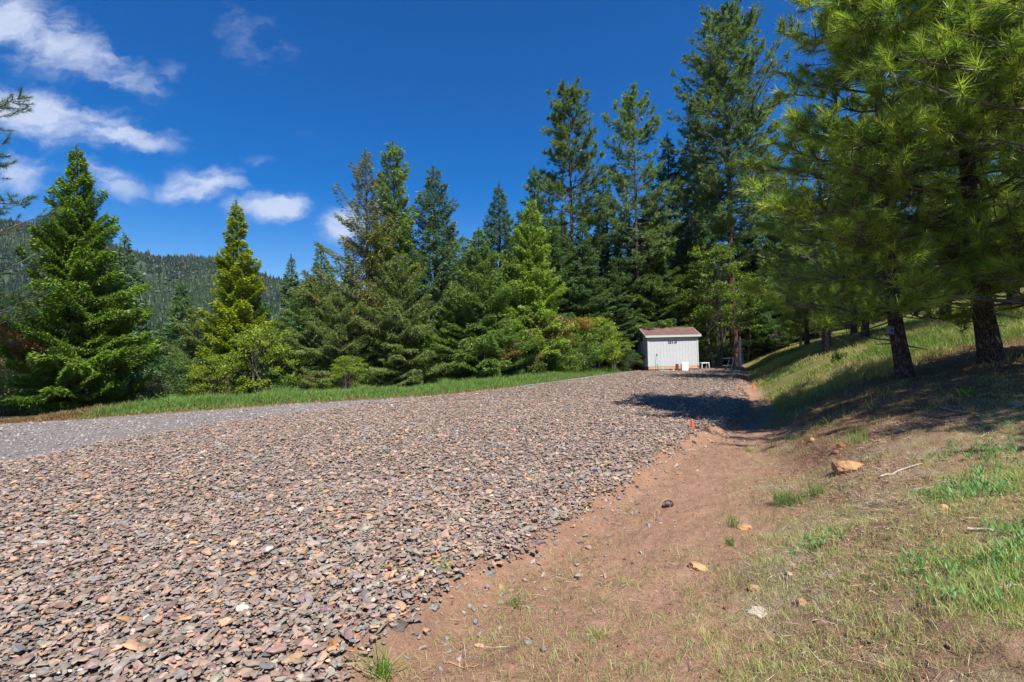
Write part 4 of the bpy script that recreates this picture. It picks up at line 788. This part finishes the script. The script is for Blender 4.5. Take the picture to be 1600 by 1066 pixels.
# ------------------------------------------------------------------ shed
def build_shed():
    Y0 = 30.0; xl = ray(1013, 570)[0]*Y0; W = (1093-1013)/FPX*Y0*1.0; D = 2.25; z0 = gz(xl+1, Y0)
    ztop = EYE+ray(1053, 524)[2]*Y0-z0; base = .3
    e = bpy.data.objects.new('shed', None); col.objects.link(e); e.location = (xl, Y0, z0); e.rotation_euler = (0, 0, R(3))
    white = mat_solid('white siding paint', (.49, .5, .51), .55, 5, .05, .15, .35, 30, bdist=.004); trim = mat_solid('cream trim', (.5, .52, .46), .5, 6, .05)
    rise = D/2*.42; g = Geo()
    boxg(g, .02, W-.02, .02, D-.02, base, ztop)
    # gable ends
    for x0, x1 in ((.02, .06), (W-.06, W-.02)):
        v = [(x0, .02, ztop), (x0, D-.02, ztop), (x0, D/2, ztop+rise), (x1, .02, ztop), (x1, D-.02, ztop), (x1, D/2, ztop+rise)]
        g.add(v, [(0, 2, 1), (3, 4, 5)]); g.add(v, [(0, 3, 5, 2), (1, 2, 5, 4)])
    n = 16; pw = (W-.0)/n
    for k in range(n): boxg(g, k*pw+.003, (k+1)*pw-.003, .004, .02, base-.03, ztop)
    n = 11; pd = D/n
    for k in range(n):
        for x0, x1 in ((.004, .02), (W-.02, W-.004)):
            ya, yb = k*pd+.007, (k+1)*pd-.007; za = ztop+rise*(1-abs(ya-D/2)/(D/2)); zb = ztop+rise*(1-abs(yb-D/2)/(D/2))
            v = [(x0, ya, base-.03), (x1, ya, base-.03), (x1, yb, base-.03), (x0, yb, base-.03), (x0, ya, za), (x1, ya, za), (x1, yb, zb), (x0, yb, zb)]
            g.add(v, [(0, 3, 2, 1), (4, 5, 6, 7), (0, 1, 5, 4), (1, 2, 6, 5), (2, 3, 7, 6), (3, 0, 4, 7)])
    g.build('wall', white, e)
    for x0 in (-.018, W-.062): g = Geo(); boxg(g, x0, x0+.08, -.018, .003, base-.03, ztop-.02); g.build('corner_trim', trim, e)
    # roof slabs
    ov = .16; oh = .14; sl = rise/(D/2); g = Geo()
    def slab(x0, x1, ya, yb, za, zb, t, off):
        v = [(x0, ya, za+off), (x1, ya, za+off), (x1, yb, zb+off), (x0, yb, zb+off), (x0, ya, za+off+t), (x1, ya, za+off+t), (x1, yb, zb+off+t), (x0, yb, zb+off+t)]
        g.add(v, [(0, 3, 2, 1), (4, 5, 6, 7), (0, 1, 5, 4), (1, 2, 6, 5), (2, 3, 7, 6), (3, 0, 4, 7)])
    # courses of shingles
    nc = 7
    for sgn in (0, 1):
        for k in range(nc):
            a0 = -oh+(D/2+oh)*k/nc; a1 = -oh+(D/2+oh)*(k+1)/nc+.0
            za, zb = ztop+sl*a0, ztop+sl*a1
            ya, yb = (a0, a1) if sgn == 0 else (D-a0, D-a1)
            xs = -ov
            rr = np.random.default_rng(k+sgn*20); xs = -ov-rr.uniform(0, .3)
            while xs < W+ov:
                xe = xs+.3+rr.uniform(-.03, .03); c = np.array(lin(142, 110, 103))*.6*rr.uniform(.78, 1.15)
                x0, x1 = max(xs, -ov)+.001, min(xe, W+ov)-.001
                if x1 > x0:
                    v = [(x0, ya, za+.055), (x1, ya, za+.055), (x1, yb, zb+.045), (x0, yb, zb+.045), (x0, ya, za+.075), (x1, ya, za+.075), (x1, yb, zb+.058), (x0, yb, zb+.058)]
                    g.add(v, [(0, 3, 2, 1), (4, 5, 6, 7), (0, 1, 5, 4), (1, 2, 6, 5), (2, 3, 7, 6), (3, 0, 4, 7)], c)
                xs = xe
    g.build('roof', mat_solid('reddish brown shingles', (.3, .15, .13), .9, 25, .3, .4, .2, 80, useattr=True), e)
    g = Geo(); slab(-ov+.01, W+ov-.01, -oh+.01, D/2, ztop-sl*(oh-.01), ztop+rise, .03, .015); slab(-ov+.01, W+ov-.01, D-(-oh+.01), D/2, ztop-sl*(oh-.01), ztop+rise, .03, .015)
    g.build('soffit', mat_solid('eave boards', (.35, .36, .33), .7), e)
    zf = ztop-sl*oh
    g = Geo(); boxg(g, -ov, W+ov, -oh-.02, -oh+.008, zf-.05, zf+.07)
    for x0 in (-ov-.02, W+ov-.002):
        for ya, yb in ((-oh, D/2), (D+oh, D/2)):
            za, zb = zf, ztop+rise; v = [(x0, ya, za-.05), (x0+.022, ya, za-.05), (x0+.022, yb, zb-.05), (x0, yb, zb-.05), (x0, ya, za+.06), (x0+.022, ya, za+.06), (x0+.022, yb, zb+.06), (x0, yb, zb+.06)]
            g.add(v, [(0, 3, 2, 1), (4, 5, 6, 7), (0, 1, 5, 4), (1, 2, 6, 5), (2, 3, 7, 6), (3, 0, 4, 7)])
    g.build('fascia', trim, e)
    g = Geo()
    boxg(g, -.03, 0, D*.5-.2, D*.5-.16, ztop-.32, ztop+.16); boxg(g, -.03, 0, D*.5+.16, D*.5+.2, ztop-.32, ztop+.16)
    boxg(g, -.03, 0, D*.5-.16, D*.5+.16, ztop+.12, ztop+.16); boxg(g, -.03, 0, D*.5-.16, D*.5+.16, ztop-.32, ztop-.28)
    for k in range(7): boxg(g, -.022, -.004, D*.5-.16, D*.5+.16, ztop-.26+k*.053, ztop-.235+k*.053)
    v_ = g.build('gable_vent', mat_solid('rusty vent', lin(120, 70, 50), .8, 20, .4), e)
    g = Geo(); boxg(g, -.0035, .0035, D*.5-.155, D*.5+.155, ztop-.275, ztop+.115); g.build('vent_shade_sheet', mat_solid('painted vent shade', (.008, .008, .008), .9), v_)  # near-black sheet on the solid wall stands for shade behind the louvres
    # foundation
    g = Geo(); boxg(g, .05, W-.05, .05, D-.05, -.25, base-.002); g.build('foundation', mat_solid('grey blocks', lin(120, 110, 105), .9, 8, .3, .4), e)
    g = Geo(); boxg(g, .01, W-.01, .012, .049, base-.2, base-.032); g.build('skirt_board', mat_solid('bare wood skirt', lin(196, 150, 118), .8, 9, .25), e)
    # house number
    cu = bpy.data.curves.new('number', 'FONT'); cu.body = '23110'; cu.size = .2; cu.extrude = .006; cu.space_character = 1.12; cu.offset = .005
    to = bpy.data.objects.new('number', cu); col.objects.link(to); bpy.context.view_layer.update()
    me = bpy.data.meshes.new_from_object(to.evaluated_get(bpy.context.evaluated_depsgraph_get())); bpy.data.objects.remove(to)
    me.materials.clear(); me.materials.append(mat_solid('black numerals', (.02, .02, .03), .5)); o = link('house_number', me, e)
    nx = np.array([v.co.x for v in me.vertices]); o.rotation_euler = (R(90), 0, 0); o.location = (W*.478-nx.mean(), -.014, ztop-.5)
    # faucet on the wall
    g = Geo(); segs(g, [(W*.17, .0, base+.72)], [(W*.17, -.08, base+.72)], .018, .018, (.1, .1, .1), 8); segs(g, [(W*.17, -.07, base+.72)], [(W*.17, -.1, base+.64)], .018, .014, (.1, .1, .1), 8)
    segs(g, [(W*.17-.04, -.05, base+.77)], [(W*.17+.04, -.05, base+.77)], .012, .012, (.1, .1, .1), 6); segs(g, [(W*.17, -.05, base+.72)], [(W*.17, -.05, base+.77)], .01, .01, (.1, .1, .1), 6)
    g.build('faucet', mat_solid('dark faucet', (.06, .06, .065), .4, metal=.7), e)
    tag(e, 'small white sided shed with reddish shingle roof at the end of the gravel', 'shed')
    def wpt(lx, ly): return xl+lx, Y0+ly
    # hose hanging from the faucet and coiled
    hx, hy = wpt(W*.17, -.1); zt = z0+base+.64; zg = gz(hx, hy)+.03
    pts = [(hx, hy, zt), (hx-.0, hy-.03, zt-.2), (hx+.03, hy-.06, zg+.25), (hx+.07, hy-.1, zg+.02)]
    pts += [(hx+.1+.3*k/10+.16*math.sin(k*1.3), hy-.16-.1*math.cos(k*1.3), zg+.01*(k % 3)) for k in range(16)]
    pts += [(hx+.25, hy-.1, zg+.05), (hx+.16, hy-.06, zg+.5), (hx+.1, hy-.05, zt-.25)]
    g = Geo(); segs(g, pts[:-1], pts[1:], .014, .014, (.1, .4, .3), 6)
    tag(g.build('garden_hose', mat_solid('green hose', lin(110, 190, 160), .4)), 'pale green garden hose hanging from the shed faucet and heaped below', 'hose')
    # rusty pipe and white box and bits
    x, y = wpt(W*.53, -.28); z = gz(x, y); g = Geo(); boxg(g, x-.075, x+.075, y-.07, y+.07, z-.05, z+.42, m=0)
    for k in (-.04, 0, .04): boxg(g, x+k-.008, x+k+.008, y-.078, y-.0705, z, z+.41)
    tag(g.build('rusty_post', mat_solid('rusty metal', lin(120, 66, 44), .85, 14, .4)), 'short rust brown post standing in front of the shed wall', 'post')
    x, y = wpt(W*.665, -.35); z = gz(x, y); e2 = bpy.data.objects.new('utility_box', None); col.objects.link(e2); e2.location = (x, y, z)
    wp = mat_solid('white plastic', (.82, .82, .82), .4, 6, .04)
    g = Geo(); boxg(g, -.19, .19, -.15, .15, -.03, .42); g.build('body', wp, e2); g = Geo()
    v = [(-.21, -.17, .425), (.21, -.17, .425), (.21, .17, .425), (-.21, .17, .425), (-.17, -.1, .51), (.17, -.1, .51), (.17, .13, .51), (-.17, .13, .51)]
    g.add(v, [(0, 3, 2, 1), (4, 5, 6, 7), (0, 1, 5, 4), (1, 2, 6, 5), (2, 3, 7, 6), (3, 0, 4, 7)]); g.build('lid', wp, e2)
    tag(e2, 'white plastic utility box with lid on the ground before the shed', 'box')
    x, y = wpt(W*.46, -.3); g = Geo(); v, f = ico(1); v = chip(v, np.random.default_rng(2), 5, .6, .9)*np.array([.075, .06, .055]); g.add(v, f, (.5, .52, .55)); tag(g.build('pale_stone', M_ROCK, None, (x, y, gz(x, y)+.03)), 'fist sized whitish stone beside the rusty post', 'stone')
    return W
build_shed()
METW = mat_solid('white painted steel', (.75, .76, .78), .35, 10, .1)
def build_bench():
    px = 1100; x, y = at_depth(px, 31.2); z = gz(x, y); e = bpy.data.objects.new('plastic_stool', None); col.objects.link(e); e.location = (x, y, z); e.rotation_euler = (0, 0, .25)
    g = Geo(); boxg(g, -.28, .28, -.16, .16, .36, .41); g.build('seat', METW, e)
    for sx in (-1, 1):
        for sy in (-1, 1):
            g = Geo(); segs(g, [(sx*.25, sy*.13, .36)], [(sx*.28, sy*.15, -.02)], .03, .022, (.7, .7, .7), 6); g.build('leg', METW, e)
    tag(e, 'low white plastic stool by the right corner of the shed', 'stool')
    x, y = at_depth(1139, 31.5); z = gz(x, y); e = bpy.data.objects.new('folding_chair', None); col.objects.link(e); e.location = (x, y, z); e.rotation_euler = (0, 0, .3)
    for sy in (-.2, .2):
        g = Geo(); P = [(-.3, sy, .62), (.12, sy, .64), (.22, sy, .55), (.02, sy, .12), (-.08, sy, -.02)]
        lathe_path(g, P, [.022]*5, (.7, .7, .7), 6); g.build('side_frame', METW, e)
    for xx, zz in ((-.3, .62), (.12, .64), (.05, .18)): g = Geo(); segs(g, [(xx, -.2, zz)], [(xx, .2, zz)], .018, .018, (.6, .6, .6), 6); g.build('cross_bar', METW, e)
    g = Geo()
    for k in range(5): boxg(g, -.27+k*.078, -.215+k*.078, -.19, .19, .615+k*.003, .625+k*.003)
    g.build('seat', mat_solid('faded webbing', (.35, .36, .38), .8), e)
    tag(e, 'bent white metal chair frame lying before the tallest pine trunk', 'chair')
    x, y = at_depth(1157, 31.6); z = gz(x, y); h = height_to(528, 1157, y, z); g = Geo()
    lathe_path(g, [(0, 0, -.2), (0, 0, h*.33), (0, 0, h*.35), (0, 0, h-.02), (0, 0, h)], [.075, .075, .05, .05, .035], (.6, .65, .7), 12)
    tag(g.build('white_pipe', METW, None, (x, y, z)), 'slim upright white pipe right of the tallest pine trunk', 'pipe')
build_bench()
def build_markers():
    om = mat_solid('orange plastic', lin(240, 110, 50), .5)
    for px, py, hpx, lab in ((1083, 671, 17, 'orange marker cone on the gravel edge nearest the camera'), (1178, 607, 8, 'tiny orange marker at the ditch, middle of three'), (1195, 589, 7, 'tiny orange marker farthest up the ditch')):
        x, y, z = on_ground(px, py); h = hpx/FPX*y; e = bpy.data.objects.new('marker_cone', None); col.objects.link(e); e.location = (x, y, z)
        e.rotation_euler = (0, -.12, 0)
        g = Geo(); lathe_path(g, [(0, 0, .01), (0, 0, h*.6), (0, 0, h)], [h*.24, h*.11, h*.04], (1, .4, .1), 14); g.build('cone', om, e)
        g = Geo(); boxg(g, -h*.3, h*.3, -h*.3, h*.3, -.004, .012); g.build('base', om, e); tag(e, lab, 'marker cone')
    # hose along the verge
    rr = np.random.default_rng(3); P = [on_ground(px, py+1.0) for px, py in zip(np.linspace(812, 988, 26), np.interp(np.linspace(812, 988, 26), [812, 850, 900, 950, 988], [604, 600, 592.5, 585.5, 581]))]
    P = np.array(P); P[:, 2] += .05; P[:, 1] += rr.normal(0, .05, len(P)); g = Geo(); segs(g, P[:-1], P[1:], .013, .013, (.5, .7, .75), 6)
    tag(g.build('long_hose', mat_solid('pale blue hose', lin(120, 165, 172), .4)), 'pale blue hose laid along the edge between gravel and verge', 'hose')
    # pine cone
    x, y, z = on_ground(1043, 793); g = Geo(); S = 19/FPX*y*.5; n = 150; k = np.arange(n); t = k/n
    zz = (t*2-1)*S*1.0; rad = S*.62*np.sqrt(np.clip(1-(zz/S/1.05)**2, .05, 1)); a = k*2.39996
    pos = np.stack([zz, np.cos(a)*rad*.45, np.sin(a)*rad*.45], 1); dd = np.stack([np.full(n, .5), np.cos(a), np.sin(a)], 1)
    cards(g, pos, dd, np.tile([1., 0, 0], (n, 1)), rad*.75, np.full(n, S*.33), palette(np.random.default_rng(1), n, [(150, 128, 118), (90, 74, 70), (180, 160, 150)], [4, 4, 2])); 
    v, f = ico(2); g.add(v*np.array([S*.95, S*.36, S*.36]), f, (.05, .035, .03)); o = g.build('pine_cone', M_DRY, None, (x, y, z+S*.5), .4)
    tag(o, 'brown pine cone lying alone on the bare dirt', 'pine cone')
    # sticks
    for (p, q, r_, c, lab) in (((40, 1064), (138, 1050), .011, (176, 170, 168), 'weathered grey stick on the gravel in the lower left corner'),
                               ((150, 938), (192, 934), .007, (190, 184, 178), 'pale grey splinter among the gravel stones'),
                               ((695, 1038), (748, 1042), .004, (180, 130, 90), 'thin tan twig on the dirt near the bottom'),
                               ((500, 1022), (556, 1020), .004, (190, 140, 96), 'thin reddish twig beside the chunky orange rock'),
                               ((1298, 832), (1318, 842), .008, (120, 96, 72), 'short brown stick in the grass of the bank'),
                               ((1512, 830), (1552, 834), .01, (205, 192, 170), 'pale bleached stick in the right hand grass'),
                               ((1560, 922), (1594, 918), .008, (170, 156, 156), 'grey forked stick near the right edge'),
                               ((1375, 748), (1440, 726), .009, (175, 160, 150), 'long bleached branch on the litter right of the orange boulder'),
                               ((1470, 640), (1545, 655), .012, (150, 130, 118), 'dead branch on the slope below the thick trunked pine')):
        a = np.array(on_ground(*p)); b = np.array(on_ground(*q)); m = (a+b)/2; rr = np.random.default_rng(p[0]); ts = np.linspace(0, 1, 8)[:, None]
        P = a*(1-ts)+b*ts-m; P[:, 2] += r_*1.3+rr.uniform(0, .01, 8); P[:, 1] += rr.normal(0, .006, 8)
        P[:, 2] = np.array([gz(m[0]+v_[0], m[1]+v_[1]) for v_ in P])-m[2]+r_*1.6
        g = Geo(); lathe_path(g, P, np.linspace(r_, r_*.6, 8), lin(*c), 7, .12, 3); tag(g.build('stick', M_TWIG, None, tuple(m)), lab, 'stick')
build_markers()

# ------------------------------------------------------------------ wooded hill
def build_hill():
    RID = np.array([(-700, 330), (-200, 338), (0, 352), (60, 354), (120, 366), (185, 388), (250, 406), (345, 412), (420, 432), (480, 446), (560, 456), (700, 480), (900, 500), (1300, 520), (2200, 500)])
    u = np.array([ray(p, q)[0] for p, q in RID]); v = np.array([ray(p, q)[2] for p, q in RID])
    def crest(uu): return np.interp(uu, u, v)
    Y = 620.0
    us = np.linspace(u[0], u[-1], 220); ys = np.concatenate([np.linspace(120, Y, 50), np.linspace(Y+20, 1000, 12)])
    def hz(x, y):
        uu = x/y; zc = crest(uu)*Y+1.6-9
        s = sstep(110, Y, y)**1.15; s = np.where(y > Y, 1-.5*sstep(Y, 1000, y), s)
        spur = (fbm(x/110+5, y/110, 5, 4)-.5)*46*sstep(120, 260, y)*(1-.75*sstep(440, Y, y))
        return -3+(zc+3)*s+spur
    U, YY = np.meshgrid(us, ys); X = U*YY; Z = hz(X, YY); vv = np.stack([X, YY, Z], -1).reshape(-1, 3); nu = len(us)
    i, j = np.meshgrid(np.arange(len(ys)-1), np.arange(nu-1), indexing='ij'); f = np.stack([i*nu+j, i*nu+j+1, (i+1)*nu+j+1, (i+1)*nu+j], -1).reshape(-1, 4)
    o = link('hill', make_mesh('hill', vv, [f], mat_solid('forest floor', (.03, .05, .02), .95, .05, .4), None, None, True)); tag(o, 'long wooded hill rising beyond the valley', None, None, 'structure')
    rng = np.random.default_rng(9); n = 42000; yy = np.sqrt(rng.uniform(130**2, (Y+12)**2, n)); uu = rng.uniform(-1.25, .25, n); x = uu*yy; z = hz(x, yy)
    keep = rng.uniform(0, 1, n) < .35+.65*sstep(.3, .5, fbm(x/60, yy/60, 12, 3)); x, yy, z = x[keep], yy[keep], z[keep]; k = len(x)
    H = rng.uniform(4, 9, k)*np.where(rng.uniform(0, 1, k) < .12, 1.35, 1); Rr = H*rng.uniform(.16, .3, k)
    sp = fbm(x/45, yy/45, 14, 3)[:, None]; sp = sstep(.35, .65, sp); c = np.array([.012, .03, .012])*(1-sp)+np.array([.03, .056, .016])*sp; c = c*(1+rng.normal(0, .08, (k, 1)))
    red = rng.uniform(0, 1, k) < .012; c[red] = (.12, .05, .03); c = np.clip(c, .008, 1); g = Geo()
    for t0, t1, rs in ((.0, .6, 1.0), (.3, .8, .72), (.58, 1.0, .45)):
        m = 7; a = rng.uniform(0, 6.28, (k, 1))+np.arange(m)*2*np.pi/m; rj = Rr[:, None]*rs*rng.uniform(.6, 1.2, (k, m))
        ring = np.stack([x[:, None]+np.cos(a)*rj, yy[:, None]+np.sin(a)*rj, z[:, None]+H[:, None]*(t0+rng.uniform(0, .07, (k, m)))], -1); tip = np.stack([x, yy, z+H*t1], -1)[:, None]
        V = np.concatenate([ring, tip], 1); i_ = np.arange(m); F = np.stack([i_, (i_+1) % m, np.full(m, m)], 1)[None]+(np.arange(k)*(m+1))[:, None, None]
        g.add(V.reshape(-1, 3), F.reshape(-1, 3), rep(c, m+1))
    tag(g.build('forest_cover', M_LEAF), 'distant conifer forest covering the whole hillside', None, None, 'stuff')
build_hill()

def build_haze():
    g = Geo(); boxg(g, -3600, 3600, -3600, 3600, -60, 240); m = bpy.data.materials.new('haze'); m.use_nodes = True; nt = m.node_tree; nt.nodes.clear()
    o = nt.nodes.new('ShaderNodeOutputMaterial'); v = nt.nodes.new('ShaderNodeVolumePrincipled'); v.inputs['Density'].default_value = .00008
    v.inputs['Color'].default_value = (.72, .84, 1, 1); v.inputs['Anisotropy'].default_value = .2
    nt.links.new(v.outputs[0], o.inputs['Volume']); tag(g.build('haze', m), 'thin blue summer haze over the valley', None, None, 'stuff')
build_haze()
